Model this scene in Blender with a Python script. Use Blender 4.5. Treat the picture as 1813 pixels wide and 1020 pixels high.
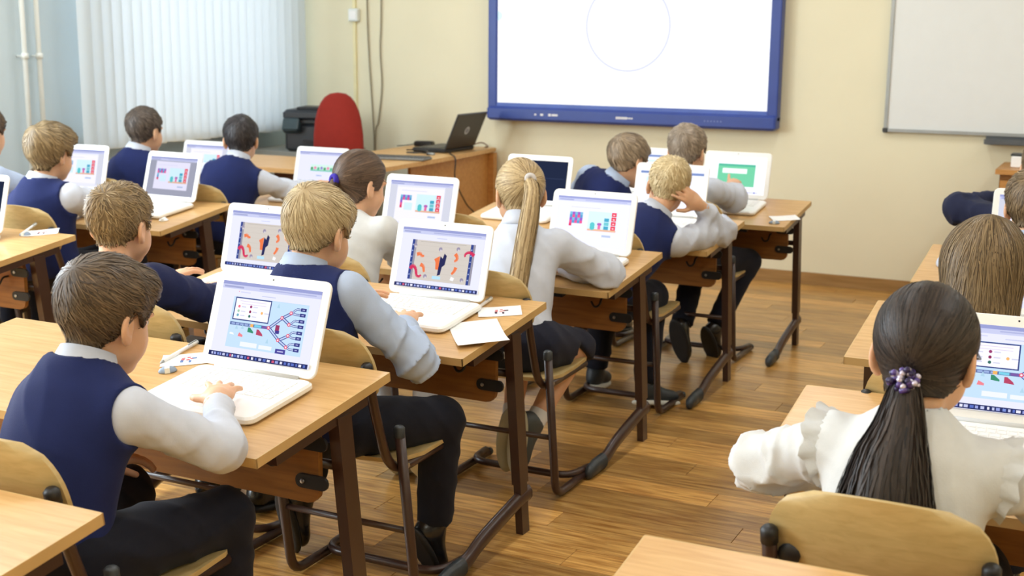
import bpy, math, random
import numpy as np
from mathutils import Vector, Matrix

for o in list(bpy.data.objects): bpy.data.objects.remove(o)
SC = bpy.context.scene
COL = SC.collection
random.seed(7)
RNG = np.random.default_rng(7)

# ------------------------------------------------------------------ camera
cam_data = bpy.data.cameras.new('camera')
cam = bpy.data.objects.new('camera', cam_data)
COL.objects.link(cam)
SC.camera = cam
cam_data.sensor_fit = 'HORIZONTAL'
cam_data.sensor_width = 36.0
cam_data.lens = 2256.5 / 1813 * 36.0
cam_data.clip_start = 0.05
YAW, PITCH, ROLL = 0.4577, 0.1966, 0.0082
fw = Vector((-math.sin(YAW) * math.cos(PITCH), math.cos(YAW) * math.cos(PITCH), -math.sin(PITCH)))
rt = Vector((math.cos(YAW), math.sin(YAW), 0))
up = rt.cross(fw)
r2 = math.cos(ROLL) * rt + math.sin(ROLL) * up
u2 = -math.sin(ROLL) * rt + math.cos(ROLL) * up
cm = Matrix(((r2.x, u2.x, -fw.x, 0), (r2.y, u2.y, -fw.y, 0), (r2.z, u2.z, -fw.z, 0), (0, 0, 0, 1)))
cm.translation = Vector((0, 0, 1.4501))
cam.matrix_world = cm
cam_data.dof.use_dof = True
cam_data.dof.focus_distance = 3.0
cam_data.dof.aperture_fstop = 5.6

# ------------------------------------------------------------------ world, lights, exposure
SC.view_settings.view_transform = 'Standard'
SC.view_settings.look = 'None'
SC.view_settings.gamma = 1.0
SC.view_settings.use_curve_mapping = False
SC.view_settings.exposure = 0.22
try:
    SC.cycles.use_denoising = True
    SC.cycles.max_bounces = 6
    SC.cycles.diffuse_bounces = 4
    SC.cycles.transmission_bounces = 4
    SC.cycles.caustics_reflective = False
    SC.cycles.caustics_refractive = False
except Exception:
    pass
world = bpy.data.worlds.new('world')
SC.world = world
world.use_nodes = True
wn = world.node_tree
wn.nodes['Background'].inputs[0].default_value = (0.80, 0.90, 1.0, 1)
wn.nodes['Background'].inputs[1].default_value = 2.45

def area_light(name, loc, direction, sx, sy, power, color):
    d = bpy.data.lights.new(name, 'AREA')
    d.shape = 'RECTANGLE'; d.size = sx; d.size_y = sy
    d.energy = power; d.color = color
    o = bpy.data.objects.new(name, d)
    COL.objects.link(o)
    o.location = loc
    o.rotation_euler = Vector(direction).to_track_quat('-Z', 'Y').to_euler()
    return o
# room extents
WX, WY, RX, BY, CZ = -5.44, 7.5, 2.6, -2.2, 3.1
# daylight entering by the two windows of the left wall nearer than the frame
WINDOWS = [(-1.3, 0.9), (1.7, 3.9), (5.55, 7.2)]      # y ranges
for y0, y1 in WINDOWS[:2]:
    area_light('daylight', (WX + 0.02, (y0 + y1) / 2, 1.65), (1, 0.1, -0.15), 1.55, y1 - y0, 125, (0.80, 0.91, 1.0))
# ------------------------------------------------------------------ materials
def lin(c):
    c = [x / 255.0 for x in c]
    return tuple(x / 12.92 if x <= 0.04045 else ((x + 0.055) / 1.055) ** 2.4 for x in c)
MATS = {}
def new_mat(name):
    m = bpy.data.materials.new(name); m.use_nodes = True
    return m, m.node_tree, m.node_tree.nodes['Principled BSDF']
def plain(name, rgb, rough=0.5, metal=0.0, noise=0.06, scale=12, bump=0.0, bscale=200, spec=0.5, sheen=0.0):
    if name in MATS: return MATS[name]
    m, t, b = new_mat(name)
    c = lin(rgb)
    n = t.nodes.new('ShaderNodeTexNoise'); n.inputs['Scale'].default_value = scale
    n.inputs['Detail'].default_value = 4
    co = t.nodes.new('ShaderNodeTexCoord'); t.links.new(co.outputs['Object'], n.inputs['Vector'])
    r = t.nodes.new('ShaderNodeValToRGB')
    r.color_ramp.elements[0].position = 0.3; r.color_ramp.elements[1].position = 0.7
    r.color_ramp.elements[0].color = tuple(max(0, x * (1 - noise)) for x in c) + (1,)
    r.color_ramp.elements[1].color = tuple(min(1, x * (1 + noise)) for x in c) + (1,)
    t.links.new(n.outputs['Fac'], r.inputs['Fac']); t.links.new(r.outputs['Color'], b.inputs['Base Color'])
    b.inputs['Roughness'].default_value = rough; b.inputs['Metallic'].default_value = metal
    b.inputs['Specular IOR Level'].default_value = spec
    if sheen: b.inputs['Sheen Weight'].default_value = sheen
    if bump:
        n2 = t.nodes.new('ShaderNodeTexNoise'); n2.inputs['Scale'].default_value = bscale
        n2.inputs['Detail'].default_value = 3
        t.links.new(co.outputs['Object'], n2.inputs['Vector'])
        bp = t.nodes.new('ShaderNodeBump'); bp.inputs['Strength'].default_value = bump; bp.inputs['Distance'].default_value = 0.002
        t.links.new(n2.outputs['Fac'], bp.inputs['Height']); t.links.new(bp.outputs['Normal'], b.inputs['Normal'])
    MATS[name] = m
    return m
def wood(name, c0, c1, rough=0.4, stretch=(1.2, 14, 14), perobj=0.0, coat=0.0):
    if name in MATS: return MATS[name]
    m, t, b = new_mat(name)
    co = t.nodes.new('ShaderNodeTexCoord'); mp = t.nodes.new('ShaderNodeMapping')
    mp.inputs['Scale'].default_value = stretch
    oi = t.nodes.new('ShaderNodeObjectInfo')
    if perobj:
        cb = t.nodes.new('ShaderNodeVectorMath'); cb.operation = 'SCALE'
        cx = t.nodes.new('ShaderNodeCombineXYZ')
        for k in range(3): t.links.new(oi.outputs['Random'], cx.inputs[k])
        t.links.new(cx.outputs[0], cb.inputs[0]); cb.inputs['Scale'].default_value = 37.0
        t.links.new(cb.outputs[0], mp.inputs['Location'])
    t.links.new(co.outputs['Object'], mp.inputs['Vector'])
    n = t.nodes.new('ShaderNodeTexNoise'); n.inputs['Scale'].default_value = 3.0; n.inputs['Detail'].default_value = 6
    n.inputs['Distortion'].default_value = 0.6
    t.links.new(mp.outputs[0], n.inputs['Vector'])
    r = t.nodes.new('ShaderNodeValToRGB')
    r.color_ramp.elements[0].position = 0.32; r.color_ramp.elements[1].position = 0.68
    r.color_ramp.elements[0].color = lin(c0) + (1,); r.color_ramp.elements[1].color = lin(c1) + (1,)
    t.links.new(n.outputs['Fac'], r.inputs['Fac'])
    out = r.outputs['Color']
    if perobj:
        mr = t.nodes.new('ShaderNodeMapRange'); mr.inputs['To Min'].default_value = 1 - perobj; mr.inputs['To Max'].default_value = 1 + perobj
        t.links.new(oi.outputs['Random'], mr.inputs['Value'])
        mx = t.nodes.new('ShaderNodeVectorMath'); mx.operation = 'SCALE'
        t.links.new(out, mx.inputs[0]); t.links.new(mr.outputs[0], mx.inputs['Scale'])
        out = mx.outputs[0]
    t.links.new(out, b.inputs['Base Color'])
    b.inputs['Roughness'].default_value = rough
    if coat: b.inputs['Coat Weight'].default_value = coat; b.inputs['Coat Roughness'].default_value = 0.25
    MATS[name] = m
    return m
def emit(rgb, strength=1.0):
    key = ('emit', tuple(rgb), strength)
    if key in MATS: return MATS[key]
    m, t, b = new_mat('screen_light')
    t.nodes.remove(b)
    e = t.nodes.new('ShaderNodeEmission'); e.inputs[0].default_value = lin(rgb) + (1,); e.inputs[1].default_value = strength
    t.links.new(e.outputs[0], t.nodes['Material Output'].inputs[0])
    MATS[key] = m
    return m
def hair_mat(name, dark, light):
    if name in MATS: return MATS[name]
    m, t, b = new_mat(name)
    a = t.nodes.new('ShaderNodeAttribute'); a.attribute_name = 'hv'
    r = t.nodes.new('ShaderNodeValToRGB')
    r.color_ramp.elements[0].color = lin(dark) + (1,); r.color_ramp.elements[1].color = lin(light) + (1,)
    t.links.new(a.outputs['Fac'], r.inputs['Fac']); t.links.new(r.outputs['Color'], b.inputs['Base Color'])
    b.inputs['Roughness'].default_value = 0.48; b.inputs['Specular IOR Level'].default_value = 0.35
    MATS[name] = m
    return m
def skin_mat():
    if 'skin' in MATS: return MATS['skin']
    m = plain('skin', (222, 174, 138), 0.5, noise=0.05, scale=25, bump=0.05, bscale=300, spec=0.35)
    b = m.node_tree.nodes['Principled BSDF']
    b.inputs['Subsurface Weight'].default_value = 0.25
    b.inputs['Subsurface Radius'].default_value = (0.012, 0.005, 0.003)
    b.inputs['Subsurface Scale'].default_value = 1.0
    return m
def fabric(name, rgb, bump=0.25, rough=0.85, noise=0.04, sheen=0.05):
    return plain(name, rgb, rough, noise=noise, scale=30, bump=bump, bscale=500, spec=0.2, sheen=sheen)
M_TOP = wood('beech_laminate', (198, 152, 94), (216, 174, 116), 0.34, (2.0, 26, 26), coat=0.1)
M_EDGE = plain('beech_edge_band', (206, 170, 112), 0.45)
M_PANEL = wood('orange_wood_panel', (124, 80, 33), (150, 100, 46), 0.4, (2.0, 20, 20))
M_TEACH = wood('teacher_desk_wood', (206, 158, 98), (222, 178, 118), 0.4, (3, 18, 18))
M_TEACHP = wood('teacher_panel_wood', (184, 128, 66), (202, 148, 84), 0.4, (3, 18, 18))
M_PLY = wood('birch_plywood', (184, 158, 104), (200, 174, 120), 0.45, (8, 8, 30))
M_METAL = plain('brown_painted_steel', (62, 41, 33), 0.32, 0.0, spec=0.6)
M_BLACK = plain('black_plastic', (24, 24, 26), 0.45)
M_CAP = plain('grey_plastic_cap', (52, 56, 58), 0.4)
M_STEEL = plain('bare_steel', (190, 190, 190), 0.3, 1.0)
M_WHITE = plain('white_laptop_plastic', (243, 241, 236), 0.35, noise=0.01, spec=0.5)
M_KEY = plain('white_key_plastic', (236, 234, 230), 0.5, noise=0.01)
M_PAPER = plain('white_paper', (246, 245, 243), 0.8, noise=0.01)
M_WALL = plain('cream_wall_paint', (234, 226, 196), 0.75, noise=0.025, scale=2.0, bump=0.1, bscale=60, spec=0.25)
M_WALLB = plain('pale_blue_wall_paint', (206, 222, 230), 0.7, noise=0.02, scale=3)
M_CEIL = plain('white_ceiling_paint', (240, 240, 236), 0.9, noise=0.01)
M_PIPE = plain('white_enamel_pipe', (232, 236, 232), 0.3, noise=0.01)
M_GREY = plain('grey_board_frame', (168, 172, 172), 0.35, 0.4)
M_BOARD = plain('white_enamel_board', (226, 228, 226), 0.25, noise=0.01, spec=0.5)
M_BLUEFR = plain('blue_board_frame', (48, 70, 146), 0.35, noise=0.04, spec=0.5)

# ------------------------------------------------------------------ mesh helpers
class MB:
    def __init__(s): s.v = []; s.f = []; s.m = []
    def add(s, vs, fs, m=0):
        o = len(s.v); s.v += [tuple(map(float, x)) for x in vs]
        s.f += [tuple(i + o for i in f) for f in fs]; s.m += [m] * len(fs)
        return s
    def box(s, c, d, R=None, m=0, bev=0.0):
        x, y, z = d[0] / 2, d[1] / 2, d[2] / 2
        if bev:
            P = rr(2 * x, 2 * y, bev, 2)
            return s.plate(P, -z, z, c, R, m, bev=min(bev, z * 0.6))
        vs = [(-x, -y, -z), (x, -y, -z), (x, y, -z), (-x, y, -z), (-x, -y, z), (x, -y, z), (x, y, z), (-x, y, z)]
        vs = [tf(p, c, R) for p in vs]
        return s.add(vs, [(0, 3, 2, 1), (4, 5, 6, 7), (0, 1, 5, 4), (1, 2, 6, 5), (2, 3, 7, 6), (3, 0, 4, 7)], m)
    def plate(s, poly, z0, z1, c=(0, 0, 0), R=None, m=0, bev=0.0):
        n = len(poly)
        if bev:
            cx = sum(p[0] for p in poly) / n; cy = sum(p[1] for p in poly) / n
            def ins(p):
                w = max(abs(q[0] - cx) for q in poly); h = max(abs(q[1] - cy) for q in poly)
                return (cx + (p[0] - cx) * (1 - bev / w), cy + (p[1] - cy) * (1 - bev / h))
            rings = [([ins(p) for p in poly], z0), (poly, z0 + bev), (poly, z1 - bev), ([ins(p) for p in poly], z1)]
        else:
            rings = [(poly, z0), (poly, z1)]
        vs = [tf((p[0], p[1], z), c, R) for P, z in rings for p in P]
        fs = [tuple(reversed(range(n))), tuple(range((len(rings) - 1) * n, len(rings) * n))]
        for k in range(len(rings) - 1):
            fs += [(k * n + i, k * n + (i + 1) % n, (k + 1) * n + (i + 1) % n, (k + 1) * n + i) for i in range(n)]
        return s.add(vs, fs, m)
    def tube(s, pts, r, n=8, m=0, cap=True):
        pts = [Vector(p) for p in pts]; k = len(pts)
        rs = r if isinstance(r, (list, tuple)) else [r] * k
        vs = []; prev = None
        for i, p in enumerate(pts):
            d = (pts[min(i + 1, k - 1)] - pts[max(i - 1, 0)]).normalized()
            if prev is None:
                a = d.orthogonal().normalized()
            else:
                a = (prev - d * prev.dot(d)).normalized()
            prev = a; b = d.cross(a)
            for j in range(n):
                t = 2 * math.pi * j / n
                vs.append(p + (a * math.cos(t) + b * math.sin(t)) * rs[i])
        fs = [(i * n + j, i * n + (j + 1) % n, (i + 1) * n + (j + 1) % n, (i + 1) * n + j) for i in range(k - 1) for j in range(n)]
        if cap: fs += [tuple(reversed(range(n))), tuple(range((k - 1) * n, k * n))]
        return s.add(vs, fs, m)
    def lathe(s, prof, n=20, c=(0, 0, 0), R=None, m=0, sx=1.0, sy=1.0):
        vs = [tf((p[0] * math.cos(2 * math.pi * j / n) * sx, p[0] * math.sin(2 * math.pi * j / n) * sy, p[1]), c, R) for p in prof for j in range(n)]
        k = len(prof)
        fs = [(i * n + j, i * n + (j + 1) % n, (i + 1) * n + (j + 1) % n, (i + 1) * n + j) for i in range(k - 1) for j in range(n)]
        return s.add(vs, fs, m)
    def disc(s, c, r, R=None, n=16, m=0):
        return s.add([tf((r * math.cos(2 * math.pi * j / n), r * math.sin(2 * math.pi * j / n), 0), c, R) for j in range(n)], [tuple(range(n))], m)
    def build(s, name, mats, parent=None, smooth=False, loc=None):
        me = bpy.data.meshes.new(name); me.from_pydata(s.v, [], s.f)
        if not isinstance(mats, (list, tuple)): mats = [mats]
        for q in mats: me.materials.append(q)
        if len(mats) > 1: me.polygons.foreach_set('material_index', s.m)
        if smooth: me.polygons.foreach_set('use_smooth', [True] * len(me.polygons))
        me.update()
        return link(name, me, parent, loc)
def tf(p, c=(0, 0, 0), R=None):
    v = Vector(p)
    if R is not None: v = R @ v
    return (v.x + c[0], v.y + c[1], v.z + c[2])
def rr(w, h, r, n=4):
    out = []
    for cx, cy, a0 in ((w / 2 - r, -h / 2 + r, -90), (w / 2 - r, h / 2 - r, 0), (-w / 2 + r, h / 2 - r, 90), (-w / 2 + r, -h / 2 + r, 180)):
        for k in range(n + 1):
            a = math.radians(a0 + 90 * k / n); out.append((cx + r * math.cos(a), cy + r * math.sin(a)))
    return out
def bez(pts, n=6):
    """Catmull-Rom through points"""
    P = [Vector(p) for p in pts]; out = []
    for i in range(len(P) - 1):
        p0 = P[max(i - 1, 0)]; p1 = P[i]; p2 = P[i + 1]; p3 = P[min(i + 2, len(P) - 1)]
        for k in range(n):
            t = k / n
            out.append(0.5 * ((2 * p1) + (p2 - p0) * t + (2 * p0 - 5 * p1 + 4 * p2 - p3) * t * t + (3 * p1 - p0 - 3 * p2 + p3) * t ** 3))
    out.append(P[-1]); return out
def fillet(pts, r, n=5):
    P = [Vector(p) for p in pts]; out = [P[0]]
    for i in range(1, len(P) - 1):
        a = (P[i - 1] - P[i]); b = (P[i + 1] - P[i]); l = min(r, a.length * .49, b.length * .49)
        A = P[i] + a.normalized() * l; B = P[i] + b.normalized() * l
        for k in range(n + 1):
            t = k / n; out.append(A * (1 - t) ** 2 + P[i] * 2 * t * (1 - t) + B * t * t)
    out.append(P[-1]); return out
def link(name, data, parent=None, loc=None):
    o = bpy.data.objects.new(name, data); COL.objects.link(o)
    if parent is not None: o.parent = parent
    if loc is not None: o.location = loc
    return o
def tag(o, label=None, cat=None, group=None, kind=None):
    if label: o['label'] = label
    if cat: o['category'] = cat
    if group: o['group'] = group
    if kind: o['kind'] = kind
    return o
def thing(name, label, cat, loc=(0, 0, 0), rz=0.0, group=None):
    o = link(name, None, None, loc); o.rotation_euler = (0, 0, rz)
    return tag(o, label, cat, group)
def copy_tree(root, label=None, loc=None, rz=None):
    r = root.copy(); COL.objects.link(r)
    if label: r['label'] = label
    if loc is not None: r.location = loc
    if rz is not None: r.rotation_euler = (0, 0, rz)
    for ch in root.children:
        c = ch.copy(); COL.objects.link(c); c.parent = r
        for g in ch.children:
            d = g.copy(); COL.objects.link(d); d.parent = c
    return r
def struct(name, mb, mat, **k):
    o = mb.build(name, mat, **k); o['kind'] = 'structure'; return o
RX_ = lambda a: Matrix.Rotation(a, 3, 'X')
RY_ = lambda a: Matrix.Rotation(a, 3, 'Y')
RZ_ = lambda a: Matrix.Rotation(a, 3, 'Z')
# ------------------------------------------------------------------ room shell
floor = struct('floor', MB().box(((WX + RX) / 2, (BY + WY) / 2, -0.06), (RX - WX + 0.4, WY - BY + 0.4, 0.1)), plain('dark_subfloor', (70, 48, 28), 0.8))
M_PLANK = wood('oak_plank', (156, 104, 44), (222, 172, 96), 0.30, (2.0, 26, 8), perobj=0.34, coat=0.15)
PW, PL = 0.125, 1.22
pm = MB(); pm.plate(rr(PL - 0.0015, PW - 0.0015, 0.001, 1), -0.011, 0.0, bev=0.0006)
plank_mesh = None
spots = []
row = 0
y = BY + PW / 2
while y < WY:
    off = (row * 0.437) % 1.0 * PL
    x = WX - PL + off
    while x < RX + PL:
        cx = x + PL / 2
        spots.append((cx, y)); x += PL
    y += PW; row += 1
def vis(p):
    v = Vector((p[0], p[1], 0)) - Vector((0, 0, 1.45))
    d = v.dot(fw); 
    if d < 0.3: return 1e9
    px = abs(v.dot(rt) / d * 2256.5); py = v.dot(up) / d * 2256.5
    if px > 906 + 400 or py < -510 - 130: return 1e6 + d
    clear = 0 if -1.75 < p[0] < -0.2 else 1.0
    return d + clear
spots.sort(key=vis)
rest = MB()
for i, p in enumerate(spots):
    x0, x1 = max(p[0] - PL / 2, WX), min(p[0] + PL / 2, RX)
    if x1 - x0 < 0.05: continue
    if i < 290:
        if plank_mesh is None:
            o = pm.build('plank', M_PLANK, floor, loc=(p[0], p[1], 0)); plank_mesh = o.data
        elif x1 - x0 > PL - 0.01:
            link('plank', plank_mesh, floor, (p[0], p[1], 0))
        else:
            MB().box((0, 0, -0.0055), (x1 - x0 - 0.0015, PW - 0.0015, 0.011)).build('plank', M_PLANK, floor, loc=((x0 + x1) / 2, p[1], 0))
    else:
        rest.box(((x0 + x1) / 2, p[1], -0.0055), (x1 - x0 - 0.0015, PW - 0.0015, 0.011))
rp = rest.build('outer_planks', M_PLANK, floor); rp['kind'] = 'stuff'

wf = struct('wall_front', MB().box(((WX + RX) / 2, WY + 0.1, CZ / 2), (RX - WX + 0.6, 0.2, CZ)), M_WALL)
struct('wall_right', MB().box((RX + 0.1, (BY + WY) / 2, CZ / 2), (0.2, WY - BY, CZ)), M_WALL)
struct('wall_back', MB().box(((WX + RX) / 2, BY - 0.1, CZ / 2), (RX - WX + 0.6, 0.2, CZ)), M_WALL)
struct('ceiling', MB().box(((WX + RX) / 2, (BY + WY) / 2, CZ + 0.05), (RX - WX + 0.6, WY - BY + 0.6, 0.1)), M_CEIL)
wl = MB(); ys = [BY] + [v for w in WINDOWS for v in w] + [WY]
SILL, HEAD = 0.86, 2.5
wl.box((WX - 0.15, (BY + WY) / 2, SILL / 2), (0.3, WY - BY, SILL))
wl.box((WX - 0.15, (BY + WY) / 2, (HEAD + CZ) / 2), (0.3, WY - BY, CZ - HEAD))
for k in range(0, len(ys), 2):
    wl.box((WX - 0.15, (ys[k] + ys[k + 1]) / 2, (SILL + HEAD) / 2), (0.3, ys[k + 1] - ys[k], HEAD - SILL))
struct('wall_left', wl, M_WALLB)
mg, tg, bg_ = new_mat('window_glass'); 
for nd in [bg_]: tg.nodes.remove(nd)
tr = tg.nodes.new('ShaderNodeBsdfTransparent'); gl = tg.nodes.new('ShaderNodeBsdfGlossy'); gl.inputs['Roughness'].default_value = 0.02
mixs = tg.nodes.new('ShaderNodeMixShader'); mixs.inputs[0].default_value = 0.06
tg.links.new(tr.outputs[0], mixs.inputs[1]); tg.links.new(gl.outputs[0], mixs.inputs[2]); tg.links.new(mixs.outputs[0], tg.nodes['Material Output'].inputs[0])
for k, (y0, y1) in enumerate(WINDOWS):
    fr = MB()
    for yy in (y0 + .03, (y0 + y1) / 2, y1 - .03): fr.box((WX - 0.2, yy, (SILL + HEAD) / 2), (0.06, 0.06, HEAD - SILL))
    for zz in (SILL + .03, HEAD - .03): fr.box((WX - 0.2, (y0 + y1) / 2, zz), (0.06, y1 - y0, 0.06))
    w = struct('window_%d' % (k + 1), fr, M_PIPE)
    for s in (0, 1):
        ym = (y0 + y1) / 2; a = y0 if s == 0 else ym
        MB().box((WX - 0.2, a + (y1 - y0) / 4, (SILL + HEAD) / 2), (0.006, (y1 - y0) / 2 - .06, HEAD - SILL - .1)).build('pane', mg, w)
    MB().box((WX + 0.02, (y0 + y1) / 2, SILL - 0.02), (0.3, y1 - y0 + .1, 0.035), bev=0.008).build('sill', M_PIPE, w)
struct('baseboard_front', MB().box(((WX + RX) / 2, WY - 0.009, 0.035), (RX - WX, 0.018, 0.07)), wood('baseboard_wood', (150, 112, 62), (172, 132, 80), 0.45))
struct('baseboard_right', MB().box((RX - 0.009, (BY + WY) / 2, 0.035), (0.018, WY - BY, 0.07)), MATS['baseboard_wood'])

# ceiling lamps of the room (above the frame)
li = 0
for lx in (-3.9, -1.4, 1.1):
    for ly in (0.2, 2.9, 5.6):
        t = thing('ceiling_lamp', 'long white diffuser lamp on the classroom ceiling', 'lamp', (lx, ly, CZ - 0.06), 0, 'ceiling lamps')
        MB().box((0, 0, 0.035), (0.24, 1.26, 0.045), bev=0.01).build('housing', M_PIPE, t)
        MB().box((0, 0, 0.0), (0.2, 1.2, 0.03), bev=0.01).build('diffuser', emit((246, 250, 255), 3.0), t)
        area_light('lamp_light', (lx, ly, CZ - 0.09), (0, 0, -1), 0.2, 1.2, 13, (0.93, 0.975, 1.0))

# vertical blind
mb_, tb, bb = new_mat('blind_fabric')
tb.nodes.remove(bb)
df = tb.nodes.new('ShaderNodeBsdfDiffuse'); df.inputs[0].default_value = lin((232, 238, 240)) + (1,)
tl = tb.nodes.new('ShaderNodeBsdfTranslucent'); tl.inputs[0].default_value = lin((226, 234, 240)) + (1,)
mx = tb.nodes.new('ShaderNodeMixShader'); mx.inputs[0].default_value = 0.42
tb.links.new(df.outputs[0], mx.inputs[1]); tb.links.new(tl.outputs[0], mx.inputs[2]); tb.links.new(mx.outputs[0], tb.nodes['Material Output'].inputs[0])
BX = WX + 0.2
blind = thing('vertical_blind', 'white vertical slat blind covering the window beside the front wall', 'blind', (BX, 6.33, 0.80))
MB().box((0, 0, 1.72), (0.05, 2.06, 0.04)).build('head_rail', M_PIPE, blind)
ns = 26
for i in range(ns):
    yy = -1.0 + 2.0 * i / (ns - 1)
    m = MB(); w = 0.089; n = 6; vs = []; fs = []
    for z in (0.0, 1.70):
        for k in range(n + 1):
            u = k / n - 0.5
            vs.append((0.010 * (1 - (2 * u) ** 2), u * w, z))
    for k in range(n): fs.append((k, k + 1, n + 2 + k, n + 1 + k))
    m.add(vs, fs)
    o = m.build('blind_slat', mb_, blind, smooth=True, loc=(0, yy, RNG.uniform(-.004, .004)))
    o.rotation_euler = (0, 0, math.radians(-16 + RNG.uniform(-5, 5)))
    MB().box((0.0, 0, 0.006), (0.004, 0.084, 0.02)).build('weight', M_PIPE, o)

# heating pipes in the corner of the window wall
for k, yy in enumerate((5.03, 5.13)):
    t = thing('heating_pipe', ('left' if k == 0 else 'right') + ' white vertical heating pipe of the pair beside the blind', 'pipe', (WX + 0.06, yy, 0))
    MB().tube([(0, 0, 0), (0, 0, CZ)], 0.0135, 12).build('pipe', M_PIPE, t, smooth=True)
    for z in (1.30, 0.35): MB().tube([(0, 0, z), (0, 0, z + 0.03)], 0.020, 12).tube([(-.06, 0, z + .015), (0, 0, z + .015)], 0.006, 6).build('clamp', M_PIPE, t, smooth=True)
rad = thing('radiator', 'white ribbed radiator under the window blind', 'radiator', (WX + 0.09, 6.2, 0.12))
for i in range(14):
    MB().box((0, -0.65 + i * 0.1, 0.27), (0.1, 0.085, 0.5), bev=0.02).build('fin', M_PIPE, rad)
MB().tube(fillet([(0, -0.7, 0.50), (0, -1.0, 0.50), (0, -1.06, 0.46), (-.03, -1.1, .3)], 0.06), 0.0135, 10).build('feed_pipe', M_PIPE, rad, smooth=True)

# interactive board
ib = thing('interactive_board', 'large interactive whiteboard with blue frame and lit white screen', 'board', (-2.885, WY - 0.06, 0.905))
bw = 0.952
MB().box((0, 0, 0.045), (2 * bw, 0.10, 0.09), bev=0.015).build('control_bar', M_BLUEFR, ib)
for s in (-1, 1): MB().box((s * (bw - 0.032), 0.01, 0.70), (0.064, 0.08, 1.30), bev=0.008).build('side_frame', M_BLUEFR, ib)
MB().box((0, 0.01, 1.36), (2 * bw, 0.08, 0.064), bev=0.008).build('top_frame', M_BLUEFR, ib)
MB().box((0, 0.01, 0.0975), (2 * bw - 0.1, 0.07, 0.03)).build('lower_frame', plain('blue_board_frame_light', (74, 100, 178), 0.35), ib)
scr = MB().box((0, 0.01, 0.715), (2 * bw - 0.124, 0.05, 1.24)).build('screen', emit((252, 253, 255), 1.12), ib)
RB = RX_(math.pi / 2)
ring = MB()
for k in range(64):
    a0, a1 = 2 * math.pi * k / 64, 2 * math.pi * (k + 1) / 64
    ring.add([(r * math.cos(a) - 0.0, -0.0165, r * math.sin(a) + 0.60) for r, a in ((0.264, a0), (0.278, a0), (0.278, a1), (0.264, a1))], [(0, 1, 2, 3)])
ring.build('faint_ring', emit((218, 221, 242), 1.0), scr)
MB().disc((-0.885, -0.0165, 0.66), 0.03, RB, m=0).build('edge_mark', emit((214, 240, 246), 1.05), scr)
for x, w, h in ((-0.60, .012, .010), (-0.555, .020, .012), (-0.50, .018, .014), (-0.465, .04, .012)): MB().box((x, -0.0508, 0.045), (w, 0.002, h)).build('white_mark', M_PAPER, ib)
for i in range(9): MB().box((-0.045 + i * 0.0125, -0.0508, 0.043), (0.0095, 0.002, 0.014 if i < 6 else .008)).build('logo_letter', M_PAPER, ib)
for i in range(6): MB().box((0.52 + i * 0.02, -0.0508, 0.045), (0.007, 0.002, 0.008)).build('button', plain('dim_button', (120, 136, 190), .4), ib)

# enamel whiteboard to the right
wb = thing('whiteboard', 'grey framed blank whiteboard on the right of the front wall', 'board', (-1.33, WY - 0.02, 0.925))
MB().box((1.5, 0, 0.6), (2.98, 0.02, 1.18)).build('surface', M_BOARD, wb)
MB().box((1.5, -0.004, 0.008), (3.0, 0.03, 0.018)).build('bottom_rail', M_GREY, wb)
MB().box((1.5, -0.004, 1.19), (3.0, 0.03, 0.018)).build('top_rail', M_GREY, wb)
for x in (0.008, 2.992): MB().box((x, -0.004, 0.6), (0.018, 0.03, 1.2)).build('side_rail', M_GREY, wb)
for x in (0.008, 2.992):
    for z in (0.008, 1.19): MB().box((x, -0.006, z), (0.03, 0.034, 0.03), bev=0.006).build('corner_cap', M_CAP, wb)
MB().box((1.5, -0.05, -0.038), (1.9, 0.085, 0.008)).box((1.5, -0.09, -0.028), (1.9, 0.006, 0.026)).box((1.5, -0.006, -0.025), (1.9, 0.01, 0.05)).build('pen_tray', plain('grey_pen_tray', (92, 96, 100), .4, .3), wb)

# wall fittings
sk = thing('wall_socket_box', 'small white surface socket box on the cream wall', 'socket', (-4.90, WY - 0.02, 1.57))
MB().box((0, 0, 0), (0.075, 0.04, 0.085), bev=0.006).build('housing', M_PIPE, sk)
MB().box((0, -0.021, 0.0), (0.05, 0.006, 0.055)).build('cover', M_PAPER, sk)
o = MB().box((0, 0, 0.0), (0.022, 0.016, 0.85)).build('cable_conduit', plain('cream_conduit', (236, 224, 176), .5)); o.location = (-4.905, WY - 0.008, 1.10); tag(o, 'slim cream cable conduit below the wall socket box', 'conduit')
o = MB().box((0, 0, 0.0), (0.022, 0.016, 1.45)).build('cable_conduit', plain('cream_conduit', (236, 224, 176), .5)); o.location = (-4.905, WY - 0.008, 2.34); tag(o, 'slim cream cable conduit rising above the wall socket box', 'conduit')
M_CORD = plain('grey_beige_cord', (150, 138, 112), .6)
o = MB().tube(bez([(-4.80, WY - .012, 3.0), (-4.80, WY - .012, 1.67), (-4.79, WY - .012, 1.30), (-4.775, WY - .012, 1.05), (-4.757, WY - .012, 0.72), (-4.757, WY - .02, 0.2)]), 0.005, 6).build('hanging_cable', M_CORD, smooth=True); tag(o, 'grey cable hanging on the wall, nearer the socket box', 'cable')
o = MB().tube(bez([(-4.685, WY - .012, 3.0), (-4.688, WY - .012, 1.67), (-4.70, WY - .012, 1.35), (-4.69, WY - .012, 1.1), (-4.72, WY - .012, 0.86), (-4.745, WY - .014, 0.75), (-4.742, WY - .02, 0.2)]), 0.005, 6).build('hanging_cable', M_CORD, smooth=True); tag(o, 'grey cable hanging on the wall, nearer the blue board', 'cable')
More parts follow.
